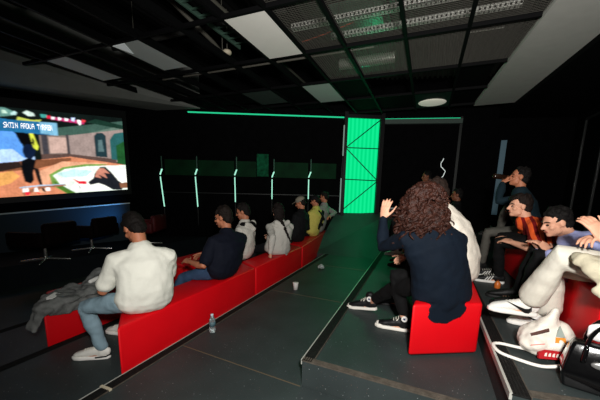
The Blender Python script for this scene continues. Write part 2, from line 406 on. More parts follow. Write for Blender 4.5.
PICTURE = [
 ((14, 22, 20), [(1.026, -0.289), (0.0, -0.124), (0.0, 1.117), (1.026, 1.202)]),
 ((60, 88, 78), [(0.547, 0.222), (0.0, 0.041), (0.0, 0.207), (0.384, 0.36), (0.547, 0.466)]),
 ((96, 118, 106), [(0.407, 0.315), (0.0, 0.097), (0.0, 0.152), (0.384, 0.36)]),
 ((24, 50, 40), [(0.262, 0.096), (0.0, 0.152), (0.0, 0.097), (0.196, 0.044)]),
 ((128, 112, 104), [(0.557, 0.29), (0.39, 0.277), (0.39, 0.55), (0.557, 0.556)]),
 ((190, 160, 148), [(0.506, 0.305), (0.401, 0.302), (0.401, 0.492), (0.506, 0.497)]),
 ((62, 60, 66), [(0.547, 0.277), (0.511, 0.272), (0.511, 0.554), (0.547, 0.555)]),
 ((150, 132, 126), [(0.39, 0.277), (0.0, 0.152), (0.0, 0.621), (0.39, 0.55)]),
 ((64, 60, 62), [(0.401, 0.267), (0.384, 0.264), (0.384, 0.55), (0.401, 0.551)]),
 ((86, 66, 60), [(0.557, 0.511), (0.39, 0.503), (0.069, 0.567), (0.069, 0.648), (0.39, 0.562), (0.557, 0.578)]),
 ((30, 52, 58), [(0.216, 0.265), (0.196, 0.223), (0.155, 0.217), (0.134, 0.253), (0.134, 0.542), (0.216, 0.532)]),
 ((84, 110, 112), [(0.189, 0.312), (0.162, 0.309), (0.155, 0.465), (0.196, 0.467)]),
 ((40, 92, 92), [(0.105, 0.302), (0.069, 0.217), (0.008, 0.194), (0.0, 0.193), (0.0, 0.593), (0.105, 0.568)]),
 ((30, 80, 40), [(0.061, 0.378), (0.0, 0.317), (0.0, 0.648), (0.061, 0.621)]),
 ((205, 130, 95), [(1.026, 0.588), (0.577, 0.578), (0.384, 0.538), (0.0, 0.648), (0.0, 1.117), (1.026, 1.158)]),
 ((120, 74, 50), [(1.026, 0.588), (0.557, 0.578), (0.384, 0.55), (0.384, 0.586), (0.597, 0.687), (1.026, 0.746)]),
 ((225, 165, 130), [(0.577, 0.71), (0.441, 0.598), (0.127, 0.621), (0.262, 0.671), (0.495, 0.747), (0.557, 0.976), (0.597, 0.97)]),
 ((110, 150, 70), [(0.527, 0.757), (0.441, 0.668), (0.3, 0.634), (0.127, 0.634), (0.262, 0.671), (0.43, 0.715), (0.495, 0.804), (0.441, 0.924), (0.372, 1.005), (0.43, 1.007), (0.516, 0.892)]),
 ((228, 240, 226), [(0.506, 0.769), (0.43, 0.692), (0.287, 0.659), (0.0, 0.648), (0.0, 1.007), (0.361, 1.018), (0.463, 0.898)]),
 ((190, 228, 226), [(0.484, 0.747), (0.372, 0.693), (0.249, 0.722), (0.3, 0.794), (0.441, 0.796)]),
 ((250, 250, 240), [(0.361, 0.814), (0.0, 0.703), (0.0, 0.952), (0.262, 0.997), (0.372, 0.933)]),
 ((70, 110, 40), [(0.506, 0.837), (0.474, 0.874), (0.407, 0.964), (0.372, 1.017), (0.43, 1.007), (0.495, 0.906)]),
 ((28, 30, 36), [(0.287, 0.869), (0.249, 0.822), (0.236, 0.76), (0.196, 0.672), (0.155, 0.673), (0.112, 0.753), (0.069, 0.863), (0.023, 0.935), (0.046, 1.001), (0.112, 0.992), (0.176, 0.919), (0.216, 0.889), (0.275, 0.908)]),
 ((196, 128, 108), [(0.236, 0.798), (0.223, 0.723), (0.196, 0.685), (0.169, 0.686), (0.127, 0.766), (0.169, 0.751), (0.148, 0.83), (0.209, 0.774), (0.189, 0.827), (0.249, 0.797)]),
 ((128, 84, 60), [(0.061, 0.904), (0.0, 0.897), (0.0, 0.979), (0.054, 0.973)]),
 ((220, 30, 50), [(0.39, 0.812), (0.349, 0.851), (0.3, 0.856), (0.3, 0.893), (0.349, 0.887)]),
 ((190, 190, 190), [(0.366, 0.886), (0.343, 0.912), (0.343, 0.961)]),
 ((26, 22, 22), [(0.611, 0.665), (0.582, 0.688), (0.572, 0.886), (0.557, 0.976), (0.577, 0.951), (0.597, 0.818)]),
 ((40, 30, 26), [(1.026, 0.632), (0.68, 0.601), (0.671, 0.664), (1.026, 0.807)]),
 ((222, 160, 90), [(1.026, 0.807), (0.724, 0.704), (0.689, 0.768), (0.742, 0.846), (1.026, 0.983)]),
 ((150, 96, 70), [(0.689, 0.956), (0.577, 0.885), (0.441, 0.878), (0.43, 0.902), (0.577, 0.918), (0.68, 0.999)]),
 ((90, 150, 226), [(1.026, 0.308), (0.707, 0.23), (0.671, 0.307), (0.644, 0.473), (0.597, 0.557), (0.606, 0.579), (1.026, 0.658)]),
 ((176, 206, 244), [(1.026, 0.5), (0.707, 0.457), (0.653, 0.559), (0.597, 0.535), (0.597, 0.579), (1.026, 0.658)]),
 ((8, 8, 10), [(0.689, 0.247), (0.597, 0.296), (0.577, 0.425), (0.625, 0.408), (0.662, 0.39)]),
 ((14, 26, 50), [(0.653, 0.432), (0.63, 0.397), (0.601, 0.405), (0.587, 0.469), (0.597, 0.535), (0.62, 0.579), (0.649, 0.548), (0.658, 0.485)]),
 ((10, 12, 16), [(0.671, 0.591), (0.635, 0.558), (0.592, 0.579), (0.616, 0.73), (0.616, 0.816), (0.635, 0.857), (0.667, 0.833), (0.676, 0.706)]),
 ((206, 214, 70), [(0.611, 0.266), (0.592, 0.252), (0.567, 0.424), (0.577, 0.469), (0.597, 0.437)]),
 ((40, 44, 24), [(0.597, 0.318), (0.587, 0.349), (0.592, 0.415), (0.601, 0.383)]),
 ((96, 140, 130), [(1.026, 0.062), (0.72, 0.006), (0.68, 0.036), (0.662, 0.074), (0.716, 0.098), (1.026, 0.202)]),
 ((190, 220, 200), [(0.733, 0.031), (0.716, 0.036), (0.707, 0.065), (0.733, 0.071)]),
 ((200, 220, 210), [(0.63, 0.044), (0.606, 0.016), (0.572, 0.039), (0.567, 0.071), (0.601, 0.08)]),
 ((180, 214, 212), [(0.694, 0.061), (0.671, 0.034), (0.658, 0.051), (0.667, 0.075), (0.689, 0.081)]),
 ((60, 150, 140), [(0.537, 0.041), (0.5, 0.043), (0.495, 0.076), (0.532, 0.085)]),
 ((196, 206, 90), [(0.671, 0.15), (0.658, 0.094), (0.625, 0.107), (0.587, 0.12), (0.532, 0.107), (0.547, 0.144), (0.606, 0.167), (0.653, 0.167)]),
 ((210, 30, 60), [(0.5, 0.055), (0.479, 0.049), (0.479, 0.084), (0.5, 0.089)]),
 ((190, 50, 110), [(0.479, 0.061), (0.275, 0.086), (0.275, 0.123), (0.479, 0.095)]),
 ((220, 60, 70), [(0.287, 0.064), (0.262, 0.071), (0.268, 0.097), (0.287, 0.101)]),
 ((34, 104, 150), [(1.026, 0.062), (0.72, 0.13), (0.446, 0.134), (0.446, 0.285), (0.72, 0.263), (1.026, 0.246)]),
 ((120, 176, 204), [(0.547, 0.133), (0.446, 0.134), (0.446, 0.285), (0.547, 0.266)]),
 ((250, 250, 255), [(0.474, 0.06), (0.452, 0.066), (0.457, 0.09), (0.474, 0.094)]),
 ((250, 250, 255), [(0.435, 0.062), (0.413, 0.068), (0.418, 0.093), (0.435, 0.097)]),
 ((250, 250, 255), [(0.396, 0.064), (0.372, 0.071), (0.378, 0.096), (0.396, 0.1)]),
 ((200, 220, 255), [(0.355, 0.055), (0.331, 0.049), (0.337, 0.099), (0.355, 0.091)]),
 ((255, 250, 250), [(0.318, 0.071), (0.294, 0.078), (0.294, 0.127), (0.306, 0.142), (0.318, 0.108)]),
 ((170, 190, 210), [(0.698, 0.892), (0.567, 0.875), (0.441, 0.878), (0.441, 0.889), (0.567, 0.891), (0.698, 0.908)]),
 ((250, 245, 240), [(0.685, 0.915), (0.653, 0.908), (0.653, 0.951), (0.685, 0.956)]),
 ((250, 245, 240), [(0.62, 0.913), (0.606, 0.904), (0.597, 0.959), (0.625, 0.955)]),
 ((250, 245, 240), [(0.557, 0.91), (0.532, 0.913), (0.532, 0.958), (0.557, 0.954)]),
 ((230, 40, 60), [(0.676, 0.958), (0.644, 0.957), (0.653, 0.993), (0.671, 0.99)]),
 ((230, 60, 60), [(0.616, 0.967), (0.587, 0.972), (0.597, 0.992)]),
]
# ------------------------------------------------------------------ big screen
SCR_S0, SCR_W, SCR_H = 0.97, 2.74, 1.61
def scr_point(u, v, off=0.0):
    """u from the right edge leftwards, v from the top down, both 0..1"""
    s = SCR_S0 + u * SCR_W
    x, y = wp(s, 0.16 + off)
    return V((x, y, 2.955 - 0.085 * u * SCR_W - v * SCR_H))
FONT = {'S': '0111110000011100000111110', 'K': '1000110010111001001010001', 'T': '1111100100001000010000100', 'I': '1110001000010000100011100', 'N': '1000111001101011001110001',
        'A': '0111010001111111000110001', 'R': '1111010001111101001010001', 'D': '1111010001100011000111110', 'U': '1000110001100011000101110', 'Y': '1000101010001000010000100', 'E': '1111110000111101000011111', ' ': '0' * 25}
def make_screen():
    t = thing('projection_screen', 'huge lit screen on the left wall showing a game scene with a blue banner', 'screen', scr_point(0.5, 1.0))
    NU, NV = 460, 200
    cols = [[(0.0, 0.0, 0.0)] * (NU + 1) for _ in range(NV + 1)]
    for c, poly in PICTURE:
        lc = lin(c); n = len(poly)
        for j in range(NV + 1):
            v = (j + 0.01) / NV; xs = []
            for q in range(n):
                (x0, y0), (x1, y1) = poly[q], poly[(q + 1) % n]
                if (y0 > v) != (y1 > v): xs.append(x0 + (v - y0) / (y1 - y0) * (x1 - x0))
            xs.sort()
            for q in range(0, len(xs) - 1, 2):
                for i in range(max(0, math.ceil(xs[q] * NU)), min(NU, math.floor(xs[q + 1] * NU)) + 1): cols[j][i] = lc
    for _ in range(2):      # the picture is a soft projection: blend neighbouring dots
        cols = [[tuple(sum(cols[min(NV, max(0, j + dj))][min(NU, max(0, i + di))][c] for dj, di in ((0, 0), (0, 1), (0, -1), (1, 0), (-1, 0), (0, 2), (0, -2))) / 7 for c in range(3)) for i in range(NU + 1)] for j in range(NV + 1)]
    for j in range(NV + 1):
        for i in range(NU + 1):
            f = 1 + 0.22 * noise.noise(V((i * .045, j * .06, 0))) + 0.16 * noise.noise(V((i * .16, j * .2, 5)))
            cols[j][i] = tuple(c * f for c in cols[j][i])
    # banner lettering, three words, left to right
    text = 'SKTIN ARDUA TYRREN'
    rows = range(int(0.14 * NV), int(0.26 * NV))
    cw = (0.735 - 0.475) / len(text)
    for k, ch in enumerate(text):
        if ch == ' ': continue
        bits = FONT[ch]; u0 = 0.735 - k * cw
        for j in rows:
            for i in range(int((u0 - cw) * NU) - 1, int(u0 * NU) + 2):
                fu = (u0 - i / NU) / (cw * 0.92); vv = 0.162 + (0.735 - u0) * 0.005
                fv = (j / NV - vv) / 0.062
                if 0 <= fu < 1 and 0 <= fv < 1 and bits[int(fv * 5) * 5 + int(fu * 5)] == '1': cols[j][i] = (1, 1, 1)
    bm = NB()
    gr = [[bm.verts.new(scr_point(i / NU, j / NV)) for i in range(NU + 1)] for j in range(NV + 1)]
    for j in range(NV):
        for i in range(NU): bm.faces.new((gr[j][i], gr[j + 1][i], gr[j + 1][i + 1], gr[j][i + 1]))
    m = bpy.data.materials.new('lit picture'); m.use_nodes = True
    nt = m.node_tree; nt.nodes.clear()
    at = nt.nodes.new('ShaderNodeAttribute'); at.attribute_name = 'picture'
    e = nt.nodes.new('ShaderNodeEmission'); e.inputs[1].default_value = 1.35
    o = nt.nodes.new('ShaderNodeOutputMaterial'); nt.links.new(at.outputs['Color'], e.inputs[0]); nt.links.new(e.outputs[0], o.inputs[0])
    ob = finish('display', bm, m, parent=t, smooth=False)
    ca = ob.data.color_attributes.new('picture', 'FLOAT_COLOR', 'POINT')
    flat = [c for row in cols for c in row]
    for idx, c in enumerate(flat): ca.data[idx].color = (*c, 1)
    bm = NB()
    def bar(u0, u1, v0, v1, d0, d1):
        ps = [scr_point(u, v, d) for d in (d0, d1) for u, v in ((u0, v0), (u1, v0), (u1, v1), (u0, v1))]
        vs = [bm.verts.new(p) for p in ps]
        for f in ((0, 1, 2, 3), (7, 6, 5, 4), (0, 4, 5, 1), (1, 5, 6, 2), (2, 6, 7, 3), (3, 7, 4, 0)): bm.faces.new([vs[i] for i in f])
    bar(-0.03, 1.03, -0.10, 0.0, -0.14, 0.02); bar(-0.03, 1.03, 1.0, 1.07, -0.14, 0.02)
    bar(-0.03, 0.0, 0.0, 1.0, -0.14, 0.02); bar(1.0, 1.03, 0.0, 1.0, -0.14, 0.02); bar(0, 1, 0, 1, -0.14, -0.01)
    finish('screen_frame', bm, BLACK, parent=t, smooth=False)
make_screen()
# pale rail and board under the screen, blue glow partly put into its colour
bm = NB(); prism(bm, [wp(0.9, 0.0), wp(5.0, 0.0), wp(5.0, 0.05), wp(0.9, 0.05)], [1.00, 0.70, 0.70, 1.00], [1.025, 0.725, 0.725, 1.025])
struct(finish('trim_15', bm, mat('pale rail', (200, 204, 200), 0.6), org=(-7, 4, 0.9), smooth=False))
bm = NB(); prism(bm, [wp(0.9, 0.0), wp(5.0, 0.0), wp(5.0, 0.03), wp(0.9, 0.03)], 0.10, [1.00, 0.70, 0.70, 1.00])
struct(finish('trim_16', bm, mat('blue grey board', (40, 50, 58), 0.8, 0.2), org=(-7, 4, 0.1), smooth=False))

# ------------------------------------------------------------------ back wall: light tubes, glass, green LED panel
BWD = (BW_B - BW_A).normalized(); BWN = V((BWD.y, -BWD.x))
def bw(s, off):
    p = BW_A + BWD * s + BWN * off; return (p.x, p.y)
TUBE = emat('pale green tube light', (165, 238, 210), 1.15)
TUBED = mat('dim tube end', (60, 100, 84), 0.5)
def tube_light(s, z0, z1, label, lean):
    x, y = bw(s, 0.10)
    t = thing('light_tube', label, 'tube light', (x, y, z0), 'glowing tubes along the back wall')
    d = BWD
    top = V((x - d.x * lean, y - d.y * lean, z1))
    bm = NB(); tube(bm, [(x, y, z0), top], 0.014, seg=10); finish('tube', bm, TUBE, parent=t)
    k0 = top + V((0, 0, 0.07)); k1 = k0 + V((d.x * 0.05, d.y * 0.05, 0.13))
    bm = NB(); tube(bm, [k0, k1], 0.018, seg=8); finish('tube_tip', bm, TUBE, parent=t)
    bm = NB(); tube(bm, [k1, k1 + V((0, 0, 0.32))], 0.016, seg=8); finish('rod', bm, TUBED, parent=t)
    bm = NB(); box(bm, (x - .03, y - .03, top.z + .01), (x + .03, y + .03, top.z + .05)); finish('joint', bm, BLACK, parent=t, smooth=False)
    bm = NB(); tube(bm, [(x, y, z0 - 0.05), (x, y, z0 - 0.5)], 0.02, seg=8); finish('foot', bm, BLACK, parent=t)
for s, z0, z1, lab, lean in ((0.02, 0.92, 1.68, 'glowing green-white tube on the back wall, nearest the screen', 0.06),
                             (0.90, 0.93, 1.70, 'glowing green-white tube on the back wall, second from the screen', 0.035),
                             (1.90, 1.08, 1.71, 'glowing green-white tube on the back wall, third from the screen', 0.005),
                             (2.88, 1.18, 1.68, 'glowing green-white tube behind the woman in the grey hoodie', 0.0),
                             (3.86, 1.20, 1.70, 'glowing green-white tube behind the grey-capped person', 0.0)):
    tube_light(s, z0, z1, lab, lean)
x, y = bw(4.73, 0.12)
t = thing('light_tube', 'thin white tube standing at the left edge of the green panel', 'tube light', (x, y, 0.85))
bm = NB(); tube(bm, [(x, y, 0.86), (x, y, 1.75)], 0.016, seg=8); finish('tube', bm, emat('dim white tube', (150, 180, 165), 0.6), parent=t)
bm = NB(); tube(bm, [(x + .02, y, 2.35), (x + .02, y, 3.1)], 0.016, seg=8); finish('tube', bm, emat('dim white tube', (150, 180, 165), 0.6), parent=t)
bm = NB(); tube(bm, [(x, y, 1.78), (x + .02, y, 2.32)], 0.022, seg=8); finish('rod', bm, BLACK, parent=t)
GLASS_REFL = mat('glass painted with green reflection', (5, 46, 23), 0.7, 0.1, var=0.35, vscale=3)  # green reflection put into the base colour of the panes
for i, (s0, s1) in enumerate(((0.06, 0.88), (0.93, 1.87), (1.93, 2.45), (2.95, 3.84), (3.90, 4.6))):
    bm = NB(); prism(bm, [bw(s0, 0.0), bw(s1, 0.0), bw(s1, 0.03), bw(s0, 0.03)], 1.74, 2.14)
    struct(finish('window_%d' % (i + 1), bm, GLASS_REFL, org=(*bw(s0, 0), 1.74), smooth=False))
bm = NB(); prism(bm, [bw(2.47, 0.0), bw(2.78, 0.0), bw(2.78, 0.03), bw(2.47, 0.03)], 1.76, 2.34)
t = tag(finish('poster', bm, mat('mottled green print', (14, 84, 54), 0.8, 0.1, var=0.6, vscale=9), smooth=False), 'small mottled green square hanging high on the back wall', 'poster')
bm = NB(); prism(bm, [bw(-0.1, 0.0), bw(4.7, 0.0), bw(4.7, 0.06), bw(-0.1, 0.06)], 1.28, 1.30)
struct(finish('trim_17', bm, mat('dull dark rail', (20, 23, 23), 0.5), org=(*bw(2, 0), 1.28), smooth=False))

# tall green LED panel between the two back walls
PA, PB = V((-2.10, 8.17)), V((-1.34, 8.57))
PD = (PB - PA).normalized(); PN = V((PD.y, -PD.x)); PL = (PB - PA).length
def pp(s, off): p = PA + PD * s + PN * off; return (p.x, p.y)
t = thing('led_wall_panel', 'tall glowing green ribbed panel braced by thin black bars at the aisle end', 'light panel', (*pp(PL / 2, 0), 0.84))
LEDM = bpy.data.materials.new('glowing green ribbed sheet'); LEDM.use_nodes = True
nt = LEDM.node_tree; nt.nodes.clear()
e = nt.nodes.new('ShaderNodeEmission'); e.inputs[1].default_value = 1.0
w = nt.nodes.new('ShaderNodeTexWave'); w.inputs['Scale'].default_value = 3.2; w.inputs['Distortion'].default_value = 0.4
tc = nt.nodes.new('ShaderNodeTexCoord'); nt.links.new(tc.outputs['Object'], w.inputs['Vector'])
cr = nt.nodes.new('ShaderNodeMix'); cr.data_type = 'RGBA'; cr.inputs[6].default_value = (*lin((0, 222, 130)), 1); cr.inputs[7].default_value = (*lin((20, 240, 150)), 1)
nt.links.new(w.outputs['Fac'], cr.inputs[0]); nt.links.new(cr.outputs[2], e.inputs[0])
o = nt.nodes.new('ShaderNodeOutputMaterial'); nt.links.new(e.outputs[0], o.inputs[0])
bm = NB()
n = 24
for k in range(n):
    s0 = PL * k / n; s1 = PL * (k + 1) / n
    prism(bm, [pp(s0, 0.0), pp(s1, 0.0), pp(s1, 0.02 + .006 * (k % 2)), pp(s0, 0.02 + .006 * (k % 2))], 0.83, 3.31)
finish('glowing_sheet', bm, LEDM, parent=t, smooth=False)
bm = NB()
prism(bm, [pp(-0.10, -0.05), pp(-0.01, -0.05), pp(-0.01, 0.10), pp(-0.10, 0.10)], 0.55, 3.45)
prism(bm, [pp(PL + 0.01, -0.05), pp(PL + 0.12, -0.05), pp(PL + 0.12, 0.10), pp(PL + 0.01, 0.10)], 0.7, 3.45)
prism(bm, [pp(-0.1, -0.05), pp(PL + .1, -0.05), pp(PL + .1, 0.08), pp(-0.1, 0.08)], 3.31, 3.40)
finish('panel_frame', bm, BLACK, parent=t, smooth=False)
def brace(s0, z0, s1, z1):
    bm = NB(); a = pp(s0, 0.05); b = pp(s1, 0.05); tube(bm, [(*a, z0), (*b, z1)], 0.013, seg=8); finish('brace', bm, BLACK, parent=t)
brace(0, 2.58, PL, 3.28); brace(0, 2.56, PL, 2.56); brace(0, 2.53, PL, 1.75); brace(0, 1.74, PL, 1.72); brace(0, 0.95, PL, 1.68)

# low black counter with a steel edge right of the panel
t = thing('counter', 'low black counter with a steel edge right of the green panel', 'counter', (-0.6, 8.7, 0.2))
cd = (BW_D - BW_C).normalized(); cn = V((cd.y, -cd.x))
def cw_(s, off): p = BW_C + cd * s + cn * off; return (p.x, p.y)
bm = NB(); prism(bm, [cw_(0.12, 0.01), cw_(1.2, 0.01), cw_(1.2, 0.35), cw_(0.12, 0.35)], 0.2, 0.98); finish('cabinet', bm, BLACK, parent=t, smooth=False)
bm = NB(); prism(bm, [cw_(0.10, 0.01), cw_(1.22, 0.01), cw_(1.22, 0.38), cw_(0.10, 0.38)], 0.985, 1.02); finish('worktop', bm, mat('steel edge', (120, 124, 122), 0.35, 0.5, 0.7), parent=t, smooth=False)
# crooked neon line on the wall right of the panel
bm = NB(); x, y = cw_(1.62, 0.06)
dd = V((cd.x, cd.y, 0))
pts = [V((x, y, 2.32)), V((x, y, 2.20)) - dd * 0.06, V((x, y, 2.12)) - dd * 0.05, V((x, y, 2.0)) + dd * 0.07, V((x, y, 1.88)) + dd * 0.03, V((x, y, 1.76)) - dd * 0.07]
tube(bm, pts, 0.008, seg=6)
tag(finish('neon_line', bm, emat('white neon', (225, 235, 230), 1.0)), 'thin crooked white neon line on the dark wall above the seated heads', 'neon light')
# frame post closing the right back wall, pale light slot and glazed partition on the right
bm = NB(); x, y = cw_(1.96, 0.02); box(bm, (x - .03, y - .05, 0.4), (x + .03, y + .03, 3.36)); struct(finish('trim_18', bm, mat('dark green steel', (12, 18, 15), 0.5, 0.2), org=(x, y, 0.4), smooth=False))
x, y = cw_(3.02, 0.03)
bm = NB(); box(bm, (x - .06, y - .02, 0.9), (x + .065, y + .02, 2.78))
struct(finish('window_6', bm, mat('pale blue slot', (74, 100, 112), 0.5, emit=0.16), org=(x, y, 0.9), smooth=False))
def glazed(name, x, y0, y1, z0, z1):
    bm = NB(); box(bm, (x - .004, y0, z0), (x + .004, y1, z1))
    o = struct(finish(name, bm, mat('dark tinted glass', (8, 10, 11), 0.12, 0.5), org=(x, y0, z0), smooth=False))
    bm = NB()
    for y in (y0, (y0 + y1) / 2, y1): box(bm, (x - .025, y - .02, z0), (x + .025, y + .02, z1))
    box(bm, (x - .025, y0, z1), (x + .025, y1, z1 + .05)); box(bm, (x - .025, y0, z0 - .04), (x + .025, y1, z0))
    finish('window_frame', bm, mat('steel frame', (40, 42, 41), 0.4, 0.4, 0.3), parent=o, smooth=False)
glazed('window_7', 3.14, 7.2, 9.0, 0.7, 3.1)

# ------------------------------------------------------------------ things in and above the ceiling
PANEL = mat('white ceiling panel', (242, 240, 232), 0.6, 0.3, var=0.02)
def cpanel(x0, x1, y0, y1, label, m=PANEL):
    bm = NB(); box(bm, (x0 + .024, y0 + .022, 3.400), (x1 - .024, y1 - .022, 3.43))
    tag(finish('ceiling_panel', bm, m, smooth=False), label, 'ceiling panel', 'flat panels laid in the ceiling grid')
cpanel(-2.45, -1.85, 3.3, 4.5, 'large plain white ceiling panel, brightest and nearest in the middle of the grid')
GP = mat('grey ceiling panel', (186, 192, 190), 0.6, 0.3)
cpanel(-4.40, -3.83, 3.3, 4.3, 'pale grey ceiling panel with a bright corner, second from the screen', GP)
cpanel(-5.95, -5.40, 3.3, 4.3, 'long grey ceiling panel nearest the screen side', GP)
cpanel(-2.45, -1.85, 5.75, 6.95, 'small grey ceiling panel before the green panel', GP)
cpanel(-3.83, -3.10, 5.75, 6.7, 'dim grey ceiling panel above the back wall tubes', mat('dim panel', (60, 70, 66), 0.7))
bm = NB(); prism(bm, [(-4.36, 3.33), (-4.12, 3.33), (-4.30, 3.62)], 3.391, 3.398)  # bright corner of the panel, added as a thin glowing triangle
tag(finish('light_patch', bm, mat('glowing white patch', (235, 240, 240), 0.4, emit=0.15), smooth=False), 'glowing white triangle for the bright near corner of the grey panel', 'light patch')
# recessed lamp
t = thing('ceiling_lamp', 'square ceiling lamp with a pale half-dome near the back wall', 'lamp', (-0.08, 7.5, 3.36))
bm = NB(); box(bm, (-0.42, 6.98, 3.40), (0.27, 8.06, 3.43)); finish('housing', bm, mat('dark green housing', (14, 44, 34), 0.5), parent=t, smooth=False)
bm = NB(); lathe(bm, [(0.29, 3.399), (0.28, 3.39), (0.22, 3.375), (0.10, 3.365), (0.02, 3.362)], (-0.08, 7.68, 0)); finish('dome', bm, mat('lamp dome', (235, 232, 215), 0.4, emit=0.25), parent=t)
# trays, ducts, pipes, hangers
TRAY = mat('white perforated tray', (240, 240, 232), 0.5, 0.4, 0.2)
def tray(y, z, x0, x1, label, w=0.05):
    bm = NB(); box(bm, (x0, y - w, z), (x1, y + w, z + .006)); box(bm, (x0, y - w, z), (x1, y - w + .006, z + .07)); box(bm, (x0, y + w - .006, z), (x1, y + w, z + .07))
    nf = len(bm.faces); x = x0 + .03
    while x < x1:
        box(bm, (x, y - w - .003, z + .02), (x + .025, y - w + .001, z + .05)); box(bm, (x, y - .02, z - .003), (x + .02, y + .02, z + .001)); x += .06
    bm.faces.ensure_lookup_table()
    for f in bm.faces[nf:]: f.material_index = 1
    tag(finish('cable_tray', bm, [TRAY, BLACK], smooth=False), label, 'cable tray', 'perforated trays above the grid')
tray(4.80, 3.90, -2.2, 0.96, 'white perforated cable tray above the mesh, nearer of the two')
tray(5.27, 3.90, -1.7, 0.94, 'white perforated cable tray above the mesh, farther of the two', 0.04)
bm = NB(); prof = []
x = -1.62
while x < -0.70: prof += [(0.075, x), (0.092, x + 0.016)]; x += 0.034
bm2 = bm; lathe(bm2, prof, (0, 0, 0), 14, Matrix.Translation((0, 5.55, 3.60)) @ Matrix.Rotation(math.radians(90), 4, 'Y'))
tag(finish('flexible_duct', bm2, mat('silver foil duct', (190, 190, 180), 0.35, 0.5, 0.5)), 'ribbed silver flexible duct above the ceiling mesh', 'duct')
bm = NB(); box(bm, (-1.75, 4.95, 4.02), (-0.85, 5.5, 4.25)); bevel(bm, .015, 1)
tag(finish('ventilation_duct', bm, mat('green tinted galvanised metal', (96, 120, 104), 0.4, 0.5, 0.3), smooth=False), 'square metal duct lit green above the mesh', 'duct')  # green light from the panel tinted into the base colour
def pipe(pts, r, label, m, cat='pipe'):
    bm = NB(); tube(bm, pts, r, seg=8); tag(finish('pipe' if cat == 'pipe' else cat.replace(' ', '_'), bm, m), label, cat)
PIPE = mat('grey conduit', (90, 88, 80), 0.5, 0.4, 0.3)
pipe([(-2.9, 1.0, 3.9), (-2.9, 7.2, 3.9)], 0.035, 'long grey conduit running beside the large white panel', PIPE)
pipe([(-3.55, 3.0, 4.1), (-3.5, 3.6, 3.95), (-3.3, 3.9, 3.72), (-3.35, 4.3, 3.70), (-3.3, 4.6, 3.55)], 0.03, 'bent dull hose hanging in the dark left ceiling', PIPE)
pipe([(-4.9, 4.75, 3.46), (-0.9, 4.75, 3.46)], 0.02, 'thin cross conduit in the dark left ceiling', PIPE)
pipe([(-6.0, 4.6, 4.1), (-2.3, 4.7, 4.15)], 0.04, 'thick dark pipe crossing above the grey panels', mat('dark pipe', (44, 44, 42), 0.6))
pipe([(-2.2, 4.3, 3.46), (-1.9, 4.6, 3.62), (-1.5, 4.45, 3.6), (-1.15, 4.5, 3.7)], 0.007, 'thin orange cable lying over the mesh', mat('orange cable', (170, 70, 40), 0.5), 'cable')
pipe([(0.33, 5.0, 3.56), (0.72, 5.0, 3.56)], 0.012, 'short bright conduit above the right mesh bay', mat('bright conduit', (215, 215, 205), 0.4))
# ladder tray along the aisle direction, left of the white panel
bm = NB()
for x in (-2.98, -2.70): box(bm, (x - .012, 2.0, 3.62), (x + .012, 4.5, 3.68))
y = 2.1
while y < 4.5: box(bm, (-2.98, y, 3.63), (-2.70, y + .02, 3.65)); y += .16
tag(finish('cable_ladder', bm, mat('dull green tray', (70, 96, 84), 0.5, 0.4, 0.3), smooth=False), 'dull cable ladder left of the large white ceiling panel', 'cable tray')
for i, (x, y, lab) in enumerate(((-1.45, 4.8, 'thin steel hanger rod by the left end of the near tray'), (-1.05, 5.27, 'thin steel hanger rod at the far tray above the duct'), (0.05, 4.8, 'thin steel hanger rod on the right of the near tray'), (-3.1, 4.2, 'thin hanger rod in the dark ceiling left of the white panel'), (-4.6, 3.9, 'thin hanger rod above the grey panels'))):
    pipe([(x, y, 3.46 if i > 2 else 3.905), (x, y, 4.33)], 0.006, lab, PIPE, 'hanger rod')
t = thing('smoke_detector', 'round beige detector in the dark ceiling left of the white panel', 'smoke detector', (-3.30, 4.6, 3.62))
bm = NB(); lathe(bm, [(0.05, 3.62), (0.07, 3.64), (0.075, 3.67), (0.06, 3.69)], (-3.30, 4.6, 0)); finish('body', bm, mat('beige plastic', (190, 180, 158), 0.5), parent=t)
bm = NB(); tube(bm, [(-3.30, 4.6, 3.69), (-3.30, 4.6, 4.32)], .008, seg=6); finish('rod', bm, PIPE, parent=t)

# ------------------------------------------------------------------ benches
BLOCKS = []
def bench(label, pts, z0, z1, m=RED, group='red bench blocks on the tiers'):
    bm = NB(); prism(bm, pts, z0 + 0.012, z1); bevel(bm, 0.022, 3)
    BLOCKS.append((pts, z1))
    cx = sum(p[0] for p in pts) / len(pts); cy = sum(p[1] for p in pts) / len(pts)
    t = thing('bench_block', label, 'bench', (cx, cy, z0), group)
    finish('cushion_block', bm, m, parent=t)
    bm = NB(); prism(bm, [(cx + (x - cx) * .93, cy + (y - cy) * .95) for x, y in pts], z0, z0 + 0.05); finish('plinth', bm, BLACK, parent=t, smooth=False)
    return t
bench('long red bench block carrying the white T-shirt sitter and the navy one', [(-2.022, 1.395), (-2.03, 3.36), (-2.40, 3.56), (-2.40, 1.72)], -0.10, 0.385)
bench('red bench block under the woman in the grey hoodie', [(-2.035, 3.39), (-2.06, 5.08), (-2.42, 5.28), (-2.40, 3.60)], -0.10, 0.385)
bench('red bench block at the far end of the long row, under the yellow jacket', [(-2.06, 5.12), (-2.36, 7.60), (-2.69, 7.57), (-2.42, 5.32)], -0.10, 0.385)
bench('red bench block with the grey coat hanging over its end', [(-3.185, 1.51), (-3.20, 3.3), (-3.75, 3.5), (-3.75, 1.83)], -0.20, 0.27)
bench('dark red bench block behind the seated navy man, on the lower tier', [(-3.20, 3.34), (-3.20, 5.2), (-3.75, 5.4), (-3.75, 3.54)], -0.20, 0.27)
bench('red wedge block under the woman with curly hair', [(-0.025, 2.235), (0.46, 2.50), (0.485, 3.62), (0.10, 3.62)], 0.20, 0.62)
